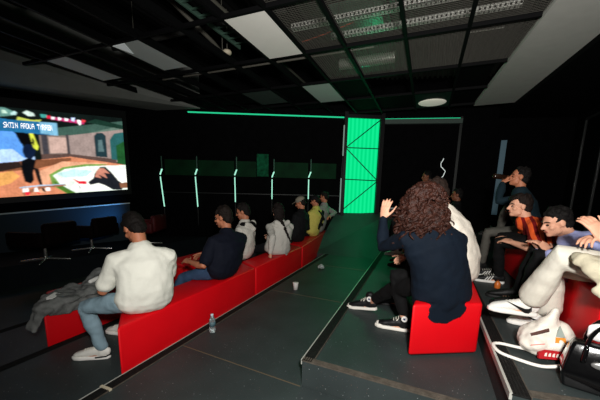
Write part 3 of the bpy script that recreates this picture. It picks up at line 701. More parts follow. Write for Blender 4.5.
bench('red block behind the curly-haired woman, farther along the platform', [(0.0, 3.68), (0.485, 3.68), (0.50, 7.25), (0.06, 7.25)], 0.20, 0.62)
bench('red block at the right edge under the cream trousers', [(1.00, 2.22), (1.60, 2.22), (1.60, 3.36), (1.12, 3.36)], 0.40, 0.84)
bench('dark red block behind the orange striped shirt man', [(1.06, 3.42), (1.60, 3.42), (1.60, 5.4), (1.06, 5.4)], 0.40, 0.84)

# ------------------------------------------------------------------ swivel chairs before the screen
def swivel(x, y, rz, label, z=0.10, m=None):
    m = m or mat('near black red leather', (12, 3, 4), 0.8, 0.08)
    t = thing('swivel_chair', label, 'chair', (x, y, z), 'dark swivel chairs before the screen')
    M = Matrix.Translation((x, y, z)) @ Matrix.Rotation(rz, 4, 'Z')
    bm = NB(); box(bm, (-.30, -.30, .30), (.30, .28, .44), M); bevel(bm, .05, 2); finish('seat', bm, m, parent=t)
    bm = NB(); box(bm, (-.32, -.38, .34), (.32, -.26, .70), M); bevel(bm, .05, 2); finish('backrest', bm, m, parent=t)
    for s in (-1, 1):
        bm = NB(); box(bm, (s * .36 - .05, -.34, .32), (s * .36 + .05, .26, .56), M); bevel(bm, .04, 2); finish('armrest', bm, m, parent=t)
    chrome = mat('chrome base', (190, 190, 186), 0.25, 0.5, 0.8)
    bm = NB(); tube(bm, [M @ V((0, 0, .06)), M @ V((0, 0, .31))], .025, seg=10); finish('pedestal', bm, chrome, parent=t)
    for k in range(4):
        a = k * math.pi / 2 + .5
        bm = NB(); tube(bm, [M @ V((0, 0, .06)), M @ V((.34 * math.cos(a), .34 * math.sin(a), .025))], [.02, .014], seg=8); finish('leg', bm, chrome, parent=t)
swivel(-6.25, 3.95, 1.9, 'dark swivel chair with a star base, left of the white T-shirt man')
swivel(-6.0, 3.0, 1.9, 'dark swivel chair at the left edge below the screen')
swivel(-5.85, 4.9, 2.0, 'dark red swivel chair behind the head of the white T-shirt man', m=REDDARK)
# ------------------------------------------------------------------ people
SETTLE += BLOCKS
UP = V((0, 0, 1))
def yawv(a): a = math.radians(a); return V((math.cos(a), math.sin(a), 0))
def leftv(f): return V((-f.y, f.x, 0))
def ik(a, c, l1, l2, pole):
    a = V(a); c = V(c); d = c - a; L = d.length; mx = (l1 + l2) * 0.995
    if L > mx: c = a + d * (mx / L); d = c - a; L = mx
    d.normalize()
    x = (l1 * l1 - l2 * l2 + L * L) / (2 * L); h = math.sqrt(max(l1 * l1 - x * x, 1e-6))
    p = V(pole) - d * V(pole).dot(d); p.normalize()
    return a + d * x + p * h, c
def frame(origin, fwd, up):
    f = V(fwd).normalized(); u = (V(up) - f * V(up).dot(f)).normalized(); r = f.cross(u)
    return Matrix(((r.x, f.x, u.x, origin[0]), (r.y, f.y, u.y, origin[1]), (r.z, f.z, u.z, origin[2]), (0, 0, 0, 1)))
def head_geo(bm, H, k=1.0):
    S = H @ Matrix.Scale(k, 4)
    ell(bm, (0, -.012, .028), (.075, .096, .088), S, 20, 14)
    ell(bm, (0, .022, -.042), (.059, .068, .073), S, 16, 12)
    ell(bm, (0, .062, -.090), (.027, .026, .022), S)
    tube(bm, [S @ V((-.045, .012, -.075)), S @ V((0, .066, -.092)), S @ V((.045, .012, -.075))], .019 * k, seg=10)
    tube(bm, [S @ V((0, .088, .006)), S @ V((0, .108, -.030))], [.008 * k, .013 * k], seg=10)
    ell(bm, (0, .092, -.034), (.018, .012, .008), S)
    tube(bm, [S @ V((-.045, .066, .022)), S @ V((0, .084, .022)), S @ V((.045, .066, .022))], .011 * k, seg=10)
    tube(bm, [S @ V((-.020, .082, -.062)), S @ V((.020, .082, -.062))], .009 * k, seg=8)
    for s in (-1, 1):
        ell(bm, (s * .077, -.008, -.008), (.010, .021, .032), S)
        ell(bm, (s * .045, .055, -.028), (.020, .022, .020), S)
def hand_geo(bm, wrist, d, n, curl=0.5, k=1.0, side=1, thin=.0085, spread=0.12):
    """palm, four unequal fingers of three segments, thumb from the side of the palm; n is the palm's normal"""
    d = V(d).normalized(); n = (V(n) - d * V(n).dot(d)).normalized(); s = d.cross(n) * side
    w = V(wrist)
    tube(bm, [w - d * .01, w + d * .03 * k, w + d * .088 * k], [(.026 * k, .019 * k), (.037 * k, .016 * k), (.041 * k, .014 * k)], side=s, seg=12)
    for i, (off, ln) in enumerate(((-.031, .066), (-.0105, .080), (.0105, .086), (.031, .074))):
        b = w + d * .078 * k + s * off * k
        dir_ = (d + s * (off * spread * 22)).normalized(); p = [b]; ang = 0
        c = curl * (1 + 0.12 * (i - 1.5))
        for q, f in enumerate((.45, .31, .26)):
            ang += c * (.55 if q == 0 else .75)
            p.append(p[-1] + (dir_ * math.cos(ang) + n * math.sin(ang)) * (ln * f + (.012 if q == 0 else 0)) * k)
        tube(bm, p, [thin * k * 1.12, thin * k * 1.06, thin * k, thin * k * .85], seg=8)
    b = w + d * .025 * k + s * .030 * k * 1.0
    tdir = (d * .75 + s * .65 + n * .25).normalized()
    p = [b, b + tdir * .040 * k, b + tdir * .066 * k + d * .012 * k + n * .006, b + tdir * .080 * k + d * .032 * k + n * .012]
    tube(bm, p, [thin * k * 1.5, thin * k * 1.25, thin * k * 1.1, thin * k * .9], seg=8)

SKIN = {'fair': mat('fair skin', (214, 158, 130), 0.55, 0.3, var=0.06, vscale=12), 'tan': mat('tan skin', (176, 112, 82), 0.55, 0.3, var=0.06, vscale=12), 'brown': mat('brown skin', (120, 72, 50), 0.55, 0.3, var=0.06, vscale=12)}
EYE = mat('dark eye', (24, 18, 14), 0.2, 0.5); LIP = mat('lip', (170, 96, 84), 0.5); BROW = mat('brow', (40, 28, 20), 0.8)

def shoe(t, heel, yaw, style='white', pitch=0.0, roll=0.0, L=0.28, ankle=None):
    """shoe on a ground point under the heel; built upright, then pitched about the heel"""
    M = Matrix.Translation(V(heel)) @ Matrix.Rotation(math.radians(yaw - 90), 4, 'Z') @ Matrix.Rotation(math.radians(pitch), 4, 'X') @ Matrix.Rotation(math.radians(roll), 4, 'Y')
    st = {'white': ((232, 230, 222), (240, 238, 232)), 'black': ((16, 16, 17), (235, 233, 226)), 'stripes': ((16, 16, 17), (230, 228, 222)), 'swoosh': ((232, 230, 224), (236, 234, 228)), 'dark': ((18, 18, 18), (30, 30, 30)), 'canvas': ((14, 14, 15), (236, 232, 222))}[style]
    up = mat('shoe upper ' + style, st[0], 0.55, 0.3, bump=0.1, bscale=80); so = mat('shoe sole ' + style, st[1], 0.6)
    bm = NB()
    prof = ((-.02, .026, .040), (.03, .034, .048), (.08, .036, .046), (.14, .039, .036), (.20, .043, .026), (.245, .036, .018), (L - .015, .018, .010))
    tube(bm, [M @ V((0, y, .022 + h)) for y, w, h in prof], [(w, h) for y, w, h in prof], side=M.to_3x3() @ V((1, 0, 0)), seg=16)
    topz = .16 if style == 'canvas' else .105
    tube(bm, [M @ V((0, .03, .05)), M @ V((0, .025, topz))], [(.036, .046), (.037, .045)], side=M.to_3x3() @ V((1, 0, 0)), seg=14)
    s = finish('shoe', bm, up, parent=t, remesh=.008, disp=.002, dscale=30)
    out = [(-.030, -.03), (-.040, .05), (-.043, .13), (-.049, .20), (-.040, .25), (-.016, L), (.016, L), (.040, .25), (.049, .20), (.043, .13), (.040, .05), (.030, -.03), (0, -.045)]
    bm = NB(); prism(bm, out, 0.0, .030); bevel(bm, .008, 2)
    for v in bm.verts: v.co = M @ v.co
    finish('sole', bm, so, parent=s)
    lace = mat('pale lace', (228, 224, 210), 0.8) if style != 'dark' else BLACK
    bm = NB()
    for i in range(5 if style != 'canvas' else 7):
        y = .075 + .022 * i if style != 'canvas' else .055 + .02 * i
        z = .022 + 2 * (.047 - .13 * (y - .07)) - .008 if style != 'canvas' else .135 - (y - .055) * .62
        tube(bm, [M @ V((-.024, y, z - .004)), M @ V((0, y + .004, z + .006)), M @ V((.024, y, z - .004))], .004, seg=6)
    if style in ('white', 'canvas', 'swoosh'):
        tube(bm, [M @ V((0, .07, .118)), M @ V((.03, .085, .10)), M @ V((.02, .1, .085))], .004, seg=6); tube(bm, [M @ V((0, .07, .118)), M @ V((-.03, .085, .10)), M @ V((-.02, .1, .085))], .004, seg=6)
    finish('laces', bm, lace, parent=s)
    for sd in (-1, 1):
        if style == 'swoosh':      # curved tick on the side
            pts_t = [(.022, .058), (.038, .044), (.062, .040), (.10, .050), (.185, .078)]; pts_b = [(.185, .078), (.10, .034), (.062, .012), (.036, .012), (.020, .030)]
            bm = NB()
            ring = [(y, z + .018) for y, z in pts_t] + [(y, z + .018) for y, z in pts_b]
            def sx(y, z): return sd * (.045 + (.006 if y > .1 else 0.002) - max(0, z - .05) * .30)
            a = [bm.verts.new(M @ V((sx(y, z), y, z))) for y, z in ring]; b = [bm.verts.new(M @ V((sx(y, z) + sd * .004, y, z))) for y, z in ring]
            n = len(ring); m5 = 5
            for i in range(4):
                bm.faces.new((b[i], b[i + 1], b[n - 2 - i], b[n - 1 - i])); bm.faces.new((a[i], a[i + 1], a[n - 2 - i], a[n - 1 - i]))
            for i in range(n): bm.faces.new((a[i], a[(i + 1) % n], b[(i + 1) % n], b[i]))
            bmesh.ops.remove_doubles(bm, verts=bm.verts, dist=.0004)
            finish('side_tick', bm, BLACK, parent=s, smooth=False)
        if style == 'stripes':
            bm = NB()
            for k in range(3):
                y = .085 + k * .026
                tube(bm, [M @ V((sd * .0445, y + .022, .035)), M @ V((sd * .036, y - .004, .085 - k * .008))], (.006), seg=6)
            finish('stripes', bm, WHITE, parent=s)
        if style == 'canvas':
            bm = NB(); Mc = M @ Matrix.Translation((sd * .0395, .025, .125)) @ Matrix.Rotation(math.radians(90), 4, 'Y')
            lathe(bm, [(.026, -.004), (.026, .004)], (0, 0, 0), 20, Mc); finish('round_patch', bm, WHITE, parent=s, smooth=False)
            bm = NB(); star = []
            for k in range(10):
                r = .016 if k % 2 == 0 else .007; star.append((r * math.cos(k * math.pi / 5), r * math.sin(k * math.pi / 5)))
            prism(bm, star, -.006, .006)
            for v in bm.verts: v.co = Mc @ v.co
            finish('star', bm, mat('blue star', (30, 44, 90), 0.6), parent=s, smooth=False)
    if style == 'canvas':
        bm = NB(); ell(bm, (0, L - .045, .036), (.036, .036, .022), M); finish('toe_cap', bm, so, parent=s)
    if style == 'white':
        bm = NB(); tube(bm, [M @ V((-.046, .06, .028)), M @ V((-.035, -.02, .032)), M @ V((0, -.043, .034)), M @ V((.035, -.02, .032)), M @ V((.046, .06, .028))], .007, seg=8)
        finish('heel_band', bm, BLACK, parent=s)
    return M @ V((0, .022, .10))

def hair_geo(style, H, bm, rnd, k=1.0):
    S = H @ Matrix.Scale(k, 4)
    if style in ('short', 'fringe', 'undercap'):
        ell(bm, (0, -.026, .036), (.083, .096, .090), S, 20, 14)
        ell(bm, (0, -.055, -.020), (.070, .062, .070), S)
        if style != 'undercap':
            for i in range(26):
                a = rnd.uniform(0, 6.28); e = rnd.uniform(.25, 1.2)
                c = V((.070 * math.cos(a) * math.cos(e), -.020 + .080 * math.sin(a) * math.cos(e), .045 + .075 * math.sin(e)))
                if c.y > .045 and c.z < .075: continue
                ell(bm, c, rnd.uniform(.018, .030), S, 8, 6)
        if style == 'fringe':
            for x in (-.05, -.03, -.008, .014, .036, .054):
                tube(bm, [S @ V((x * .6, .02, .112)), S @ V((x, .078, .082)), S @ V((x * 1.15 + .006, .090, .052 + .02 * abs(x) * 10))], [.02 * k, .017 * k, .008 * k], seg=8)

def person(label, pel, head, hip, sh=None, look=None, pitch=0, roll=0, feet=(), hands=(), skin='fair', top=('tshirt', (225, 224, 216)), sleeve='short', legs=(60, 80, 100), legname='jeans',
           shoes='white', hair='short', haircol=(22, 16, 13), elbow=None, knee=None, hdir=None, hcurl=0.7, k=1.0, vox=.009, stand=False, loose=1.0, width=1.0, foot_opt=None, hood=False, headk=1.0, palm=None, bend=.05, hem=.07, base=None, tvar=.05, cuffat=.93, cuffr=None):
    rnd = random.Random(len(label) * 17)
    P = V(pel); Hc = V(head); fh = yawv(hip); fs = yawv(sh if sh is not None else hip); fl = yawv(look if look is not None else (sh if sh is not None else hip))
    lh, ls = leftv(fh), leftv(fs)
    t = thing('person', label, 'person', base if base is not None else (P.x, P.y, P.z - .10))
    sd = (Hc - P).normalized()
    hup = (UP * math.cos(math.radians(pitch)) - fl * 0).normalized()
    hf = (fl * math.cos(math.radians(pitch)) - UP * math.sin(math.radians(pitch))).normalized()
    H = frame(Hc, hf, UP + fl * math.sin(math.radians(pitch)) * .9 + leftv(fl) * -math.sin(math.radians(roll)))
    Nk = Hc - (H.to_3x3() @ V((0, .025, .13))) * .55 - (sd * .6 + UP * .4).normalized() * .10
    mid = (P + Nk) / 2 - fh * bend
    def sp(u): return P * (1 - u) ** 2 + mid * 2 * u * (1 - u) + Nk * u * u
    def sdv(u): return (lh * (1 - u) + ls * u).normalized()
    us = (0, .22, .45, .68, .86, 1.0)
    base_r = ((.165, .118), (.150, .108), (.160, .112), (.174, .112), (.136, .082), (.062, .060))
    spts = [sp(u) for u in us]; sides = [sdv(u) for u in us]
    shp = []
    chest = sp(.84)
    for s in (1, -1): shp.append(chest + ls * (s * .160 * width) - (sp(.9) - sp(.7)).normalized() * .034)
    # limbs
    arms = []
    for i, s in enumerate((1, -1)):
        hd = V(hands[i]) if hands else shp[i] + fh * .25 - UP * .35
        pole = V(elbow[i]) if elbow else (-UP * 1.0 - fs * .25 + ls * s * .55)
        e, w = ik(shp[i], hd, .285 * k, .255 * k, pole); arms.append((shp[i], e, w))
    legsj = []; ank_out = []
    for i, s in enumerate((1, -1)):
        hipj = P + lh * (s * .092 * width) - UP * .015
        fo = feet[i]
        an = V((fo[0], fo[1], fo[2])) + yawv(fo[3]) * .02 + UP * .095
        pole = V(knee[i]) if knee else (UP * 1.0 + fh * .8 + lh * s * .12) if not stand else fh
        kn, a2 = ik(hipj, an, .45 * k, .425 * k, pole)
        if (an - a2).length > .02: print('LEG SHORT', label[:30], round((an - a2).length, 3))
        legsj.append((hipj, kn, a2))
    # body: one skin
    bm = NB()
    head_geo(bm, H, headk)
    neck0 = sp(.93); neck1 = Hc - (H.to_3x3() @ V((0, .03, .03)))
    tube(bm, [neck0, (neck0 + neck1) / 2, neck1], [.062, .056, .056], seg=14)
    tube(bm, spts, [(a * .88 * width, b * .86) for a, b in base_r], side=sides, seg=18)
    for i, (a, b, c) in enumerate(arms):
        tube(bm, [a, a.lerp(b, .3), b, b.lerp(c, .3), c], [.046, .047, .038, .039, .026], seg=12)
        fd = V(hdir[i]) if hdir and hdir[i] is not None else (c - b).normalized()
        pn = V(palm[i]) if palm and palm[i] is not None else (-UP * .7 - ls * (1 if i == 0 else -1) * .5 + fs * .1)
        hand_geo(bm, c, fd, pn, hcurl if not isinstance(hcurl, tuple) else hcurl[i], k, side=(-1 if i == 0 else 1))
    for (a, b, c), fo in zip(legsj, feet):
        tube(bm, [a, a.lerp(b, .5), b, b.lerp(c, .3), c], [.078, .068, .050, .050, .034], seg=12)
        fdir = yawv(fo[3]); tube(bm, [c - UP * .03, c - UP * .055 + fdir * .07, c - UP * .07 + fdir * .16], [.030, .030, .022], seg=10)
    body = finish('body', bm, SKIN[skin], parent=t, remesh=vox)
    S = H @ Matrix.Scale(headk, 4)
    for s in (-1, 1):
        bm = NB(); ell(bm, (s * .030, .078, -.003), (.014, .010, .008), S, 10, 8); finish('eye', bm, EYE, parent=body)
    bm = NB()
    for s in (-1, 1): tube(bm, [S @ V((s * .016, .090, .020)), S @ V((s * .034, .086, .026)), S @ V((s * .050, .068, .020))], .005, seg=6)
    finish('eyebrows', bm, BROW, parent=body)
    bm = NB(); tube(bm, [S @ V((-.022, .087, -.062)), S @ V((0, .093, -.060)), S @ V((.022, .087, -.062))], .0055, seg=6); finish('lips', bm, LIP, parent=body)
    # trousers
    bm = NB()
    tube(bm, [P - UP * .01, sp(.12), sp(.26)], [(.172 * width, .125), (.160 * width, .116), (.140 * width, .100)], side=sides[:1] * 3, seg=18)
    for a, b, c in legsj:
        lo = loose
        cuff = b.lerp(c, cuffat)
        tube(bm, [a, a.lerp(b, .45), b, b.lerp(c, .4), cuff], [.094, .086 * (1 + (lo - 1) * .5), .066 * lo, .062 * lo, cuffr or .050 * lo], seg=14)
    tr = finish(legname, bm, mat(legname + ' cloth %d %d %d' % legs, legs, 0.85, 0.2, bump=0.25, bscale=60, var=.10, vscale=9), parent=t, remesh=.010, disp=.010 if loose < 1.2 else .006, dscale=9, smooth_it=3, seed=rnd.random())
    # top garment
    bm = NB()
    g = 1.10 if top[0] in ('tshirt', 'shirt') else 1.16
    rr = [(a * g * width, b * g * 1.04) for a, b in base_r]; rr[0] = (.196 * width * g / 1.1, .150); rr[1] = (rr[1][0] * 1.10, rr[1][1] * 1.16); rr[5] = (.075, .070)
    spt = list(spts); spt[0] = P - sd * (hem - .07) + UP * .0
    tube(bm, spt[:5] + [sp(.95)], rr[:5] + [(.098, .092)], side=sides, seg=20)
    for i, (a, b, c) in enumerate(arms):
        inner = chest.lerp(a, .55)
        if sleeve == 'short': tube(bm, [inner, a, a.lerp(b, .40), a.lerp(b, .74)], [.082, .076, .070, .071], seg=14)
        else: tube(bm, [inner, a, a.lerp(b, .5), b, b.lerp(c, .5), b.lerp(c, .93)], [.080, .073, .062, .054, .050, .040], seg=14)
    if hood:
        bk = sp(.93) - fs * .085
        tube(bm, [bk + ls * .10 + UP * .02, bk - fs * .03 - UP * .05, bk - ls * .10 + UP * .02], [.045, .065, .045], seg=12)
        tube(bm, [sp(.96) + ls * .085, sp(.96) - fs * .06 + UP * .02, sp(.96) - ls * .085], .035, seg=10)
    tm = top[2] if len(top) > 2 else mat(top[0] + ' cloth %d %d %d' % top[1], top[1], 0.85, 0.2, bump=0.2, bscale=45, var=tvar, vscale=7)
    tp = finish(top[0], bm, tm, parent=t, remesh=.010, disp=.011, dscale=8, smooth_it=3, seed=rnd.random() + 2)
    bm = NB(); Mn = frame(sp(.955), (Nk - sp(.8)).cross(ls), (sp(1.0) - sp(.85)))
    ringp = [Mn @ V((.070 * math.cos(q * math.pi / 8), .066 * math.sin(q * math.pi / 8), .004 + .006 * math.sin(q * math.pi / 8))) for q in range(17)]
    tube(bm, ringp, .010, seg=8); finish('collar', bm, tm, parent=tp)
    # hair
    hm = mat('hair %d %d %d' % haircol, haircol, 0.75, 0.18, bump=0.8, bscale=70, var=.3, vscale=30)
    if hair in ('short', 'fringe', 'undercap'):
        bm = NB(); hair_geo(hair, H, bm, rnd, headk)
        finish('hair', bm, hm, parent=t, remesh=.008, disp=.006, dscale=40, smooth_it=1)
    # shoes
    if shoes:
        for i, fo in enumerate(feet):
            pt = fo[4] if len(fo) > 4 else 0
            hp = legsj[i][2] - UP * .095 - yawv(fo[3]) * .02
            shoe(t, hp, fo[3], shoes, pt)
    return t, H, dict(sp=sp, fs=fs, ls=ls, arms=arms, legs=legsj, body=body, top=tp, hm=hm, P=P, Hc=Hc, chest=chest)

def cap_on(t, H, col, yaw=0, label=None):
    S = H @ Matrix.Rotation(math.radians(yaw), 4, 'Z')
    bm = NB(); ell(bm, (0, -.014, .052), (.089, .106, .078), S, 20, 14)
    m = mat('cap cloth %d %d %d' % col, col, 0.85, 0.2, bump=.1, bscale=60)
    c = finish('cap', bm, m, parent=t, remesh=.008)
    bm = NB(); tube(bm, [S @ V((0, .07, .050)), S @ V((0, .12, .040)), S @ V((0, .165, .026))], [(.075, .008), (.074, .008), (.045, .007)], side=S.to_3x3() @ V((1, 0, 0)), seg=16)
    finish('brim', bm, m, parent=c)
    if label: c['label'] = label
def strand(bm, pts, r0, r1, rnd, wob=.012):
    n = 9; out = []; rad = []
    ph = rnd.uniform(0, 6.28)
    for i in range(n):
        f = i / (n - 1) * (len(pts) - 1); a = min(int(f), len(pts) - 2); p = V(pts[a]).lerp(V(pts[a + 1]), f - a)
        out.append(p + V((math.cos(ph + i * 1.9), math.sin(ph + i * 1.9), 0)) * wob * (i / n + .3)); rad.append(r0 + (r1 - r0) * i / (n - 1))
    tube(bm, out, rad, seg=7)

# --- man in the white T-shirt on the near end of the long bench
t, H, J = person("person in a white T-shirt and light jeans at the long bench's near end", (-2.11, 1.73, .515), (-2.25, 1.78, 1.07), 162, 146, 172, 38,
       feet=((-2.53, 1.62, -.10, 208), (-2.72, 2.0, -.10, 190)), hands=((-2.56, 1.68, .58), (-2.40, 2.02, .58)), skin='tan', top=('tshirt', (226, 226, 214)), legs=(138, 164, 176), haircol=(16, 12, 10), bend=.11,
       elbow=((.1, -.5, -.8), (.25, .45, -.9)), knee=((-.75, -.35, .75), (-.8, .2, .7)), vox=.008, width=1.22)
# --- navy man
t, H, J = person('person in a dark navy T-shirt and blue jeans leaning forward on the long red bench', (-2.12, 2.80, .52), (-2.15, 2.86, 1.09), 180, 165, 190, 12,
       feet=((-2.70, 2.56, -.10, 200), (-2.78, 2.95, -.10, 180)), hands=((-2.40, 2.56, .60), (-2.58, 2.92, .58)), skin='tan', top=('tshirt', (7, 12, 26)), legs=(48, 70, 98), haircol=(24, 17, 13), elbow=((.4, -.5, -.6), (.2, .4, -.7)), bend=.12, width=1.30, shoes='dark')
# --- white hooded top beyond the navy man
t, H, J = person('person in a white hooded top with a black hood, sitting just beyond the navy T-shirt', (-2.48, 3.74, .515), (-2.54, 3.86, 1.08), 178, 185, 200, 15,
       feet=((-2.95, 3.6, -.10, 180), (-2.97, 3.9, -.10, 180)), skin='tan', top=('hoodie', (196, 194, 184)), sleeve='long', legs=(18, 18, 20), legname='trousers', shoes='dark', haircol=(18, 14, 12), hood=True)
bm = NB(); bk = J['sp'](.95); tube(bm, [bk + J['ls'] * .13 - J['fs'] * .03, bk - J['fs'] * .12 + V((0, 0, -.02)), bk - J['ls'] * .13 - J['fs'] * .03], [.045, .07, .045], seg=12); finish('black_hood', bm, mat('black fleece', (14, 14, 15), .9, .1), parent=J['top'])
# --- woman in grey hoodie, long dark braid
t, H, J = person('person in a light grey hoodie with long dark hair, back turned, on the middle block', (-2.19, 4.34, .515), (-2.23, 4.42, 1.07), 145, 140, 165, 24,
       feet=((-2.78, 4.40, -.10, 165), (-2.70, 4.70, -.10, 150)), hands=((-2.14, 4.0, .45), (-2.54, 4.74, .60)), skin='fair', top=('hoodie', (188, 186, 178)), sleeve='long', legs=(20, 20, 24), legname='trousers', shoes='dark', hair=None, elbow=((.5, -.6, .0), (.2, .5, -.5)), hood=True, hem=.11, bend=.07, width=1.1)
rnd = random.Random(3); bm = NB(); hair_geo('short', H, bm, rnd)
for i in range(14):
    a = rnd.uniform(-1.2, 1.2); f = -J['fs']; b = H.translation + f * .085 * math.cos(a) + J['ls'] * .085 * math.sin(a)
    strand(bm, [b + V((0, 0, .03)), b + f * .03 - V((0, 0, .10)), b + f * .06 + J['ls'] * rnd.uniform(-.03, .05) - V((0, 0, rnd.uniform(.17, .28)))], .024, .010, rnd)
for i in range(13):
    p = H.translation - J['fs'] * (.19 + .008 * i) - J['ls'] * (-.03 + .012 * i) - V((0, 0, .12 + .030 * i)); ell(bm, p, .030 - .0012 * i)
finish('hair', bm, mat('hair 20 14 12', (20, 14, 12), .75, .18, bump=.8, bscale=70), parent=t, remesh=.009, disp=.008, dscale=30)
# --- grey cap, black clothes
t, H, J = person('person in a grey cap and black clothes on the far red bench', (-2.38, 5.55, .515), (-2.36, 5.68, 1.17), 160, 165, 190, 20,
       feet=((-2.85, 5.45, -.10, 170), (-2.90, 5.75, -.10, 170)), skin='tan', top=('jacket', (14, 15, 17)), sleeve='long', legs=(16, 16, 18), legname='trousers', shoes='dark', hair='undercap', haircol=(22, 17, 14), width=1.1)
cap_on(t, H, (128, 122, 108), 0, 'grey cap')
# --- black cap, yellow and black jacket
t, H, J = person('person in a black cap and a yellow and black jacket on the far red bench', (-2.36, 6.42, .515), (-2.36, 6.55, 1.19), 165, 160, 185, 18,
       feet=((-2.95, 6.35, -.10, 170), (-2.98, 6.65, -.10, 170)), skin='tan', top=('jacket', (196, 186, 92)), sleeve='long', legs=(16, 16, 18), legname='trousers', shoes='dark', hair='undercap', haircol=(18, 14, 12), width=1.1)
cap_on(t, H, (14, 14, 16), 0, 'black cap')
bm = NB(); f = J['fs']; l = J['ls']
for q, (a, b, r) in enumerate((((.86, -.14), (.10, -.02), .05), ((.88, .02), (.5, -.16), .03))):
    tube(bm, [J['sp'](a[0]) - f * .10 + l * a[1], J['sp']((a[0] + b[0]) / 2) - f * .135 + l * (a[1] + b[1]) / 2, J['sp'](b[0]) - f * .14 + l * b[1]], [(r, .02), (r, .02), (r, .02)], side=l, seg=10)
for s in (1, -1):
    a, b, c = J['arms'][0 if s == 1 else 1]; tube(bm, [a.lerp(b, .3), b, c], [.066, .060, .046], seg=12)
finish('black_panel', bm, mat('black nylon', (15, 15, 16), .7, .2), parent=J['top'], remesh=.009)
# --- grey sleeve behind
t, H, J = person('person in a pale grey sweater at the far bench end beside the green panel', (-2.46, 7.10, .515), (-2.34, 7.15, 1.27), 170, 165, 180, 12,
       feet=((-2.98, 7.0, -.10, 170), (-3.0, 7.3, -.10, 170)), hands=((-2.75, 6.98, .75), (-2.2, 7.25, .80)), skin='tan', top=('sweater', (132, 130, 126)), sleeve='long', legs=(16, 16, 18), legname='trousers', shoes='dark', haircol=(20, 16, 13), elbow=((-.3, -.3, -.6), (.5, .5, -.4)))
# --- woman with curly hair on the red wedge block
t, H, J = person('person with big curly brown hair in a navy sweater, one hand raised', (.15, 2.50, .745), (-.02, 2.48, 1.345), 128, 112, 112, 12,
       feet=((-.43, 3.04, .20, 176, -6), (-.06, 2.69, .20, 180)), hands=((-.33, 2.66, 1.20), (-.15, 2.90, .82)), skin='fair', top=('sweater', (5, 17, 30)), sleeve='long', legs=(12, 12, 13), legname='trousers', shoes='canvas', hair=None, cuffat=.80,
       elbow=((-.3, .1, -1.0), (.6, .2, -.6)), hdir=((.12, .05, 1.0), None), palm=((.3, .9, 0), None), hcurl=(.35, .7), knee=((-.5, .5, .9), (-.8, .1, .9)), hem=.20, width=1.20, vox=.007, bend=.10, tvar=.12)
rnd = random.Random(11); bm = NB()
hc = H.translation; f = J['fs']; l = J['ls']
ell(bm, (0, -.035, .03), (.108, .108, .108), H, 20, 14)
def ringlet(bm, path, r, R, turns):
    n = int(turns * 7); out = []; ph = rnd.uniform(0, 6.28)
    for i in range(n + 1):
        u = i / n; q = u * (len(path) - 1); k = min(int(q), len(path) - 2); p = path[k].lerp(path[k + 1], q - k)
        d = (path[k + 1] - path[k]).normalized(); o = d.orthogonal().normalized(); w = d.cross(o); an = ph + u * turns * 6.283
        out.append(p + (o * math.cos(an) + w * math.sin(an)) * R * (.7 + .5 * u))
    tube(bm, out, [r * (1 - .45 * (i / n) ** 2) for i in range(n + 1)], seg=6)
for i in range(120):        # curls springing from the crown
    a = rnd.uniform(-2.3, 2.3); e = rnd.uniform(-.2, 1.45)
    d = ((-f * math.cos(a) + l * math.sin(a)) * math.cos(e) + UP * math.sin(e)).normalized()
    p0 = hc - f * .03 + UP * .03 + d * .095; tn = (d.orthogonal() * math.cos(i) + d.cross(d.orthogonal()) * math.sin(i)).normalized()
    p1 = p0 + d * .035 + tn * .03 - UP * .01; p2 = p1 + tn * .05 + d * .012 - UP * .045
    ringlet(bm, [p0, p1, p2], .0105, .013, 2.0)
for i in range(125):        # long curls falling to the shoulders
    a = rnd.uniform(-1.95, 1.95); b = hc - f * .01 + (-f * math.cos(a) + l * math.sin(a)) * rnd.uniform(.085, .135) + UP * rnd.uniform(-.04, .08)
    dn = rnd.uniform(.14, .33); out = (-f * math.cos(a) * .55 + l * math.sin(a) * .8)
    ringlet(bm, [b, b - UP * dn * .5 + out * rnd.uniform(.03, .07), b - UP * dn + out * rnd.uniform(.05, .13)], .0125, .017, rnd.uniform(2.5, 4.0))
for i in range(60):         # body of the hair under the curls
    a = rnd.uniform(-1.8, 1.8); b = hc + (-f * math.cos(a) + l * math.sin(a)) * rnd.uniform(.07, .115)
    tube(bm, [b, b - UP * .10 + (-f * math.cos(a) * .5 + l * math.sin(a) * .8) * .03, b - UP * rnd.uniform(.15, .24) + (-f * math.cos(a) * .5 + l * math.sin(a) * .8) * .07], [.034, .032, .018], seg=8)
finish('hair', bm, mat('curly brown hair', (46, 20, 11), .55, .3, bump=1.0, bscale=90, var=.55, vscale=35), parent=t, remesh=.0062, disp=.003, dscale=60, smooth_it=1)
# --- white T-shirt beyond her
t, H, J = person('person in a white T-shirt half hidden behind the big curly hair', (.35, 3.06, .745), (.07, 3.10, 1.43), 165, 158, 178, 25,
       feet=((-.14, 3.28, .20, 180), (-.16, 3.58, .20, 180)), hands=((-.04, 3.14, .88), (-.06, 3.42, .86)), skin='fair', top=('tshirt', (224, 216, 202)), legs=(20, 20, 22), legname='trousers', shoes='dark', haircol=(30, 20, 15), bend=.14, width=1.15)
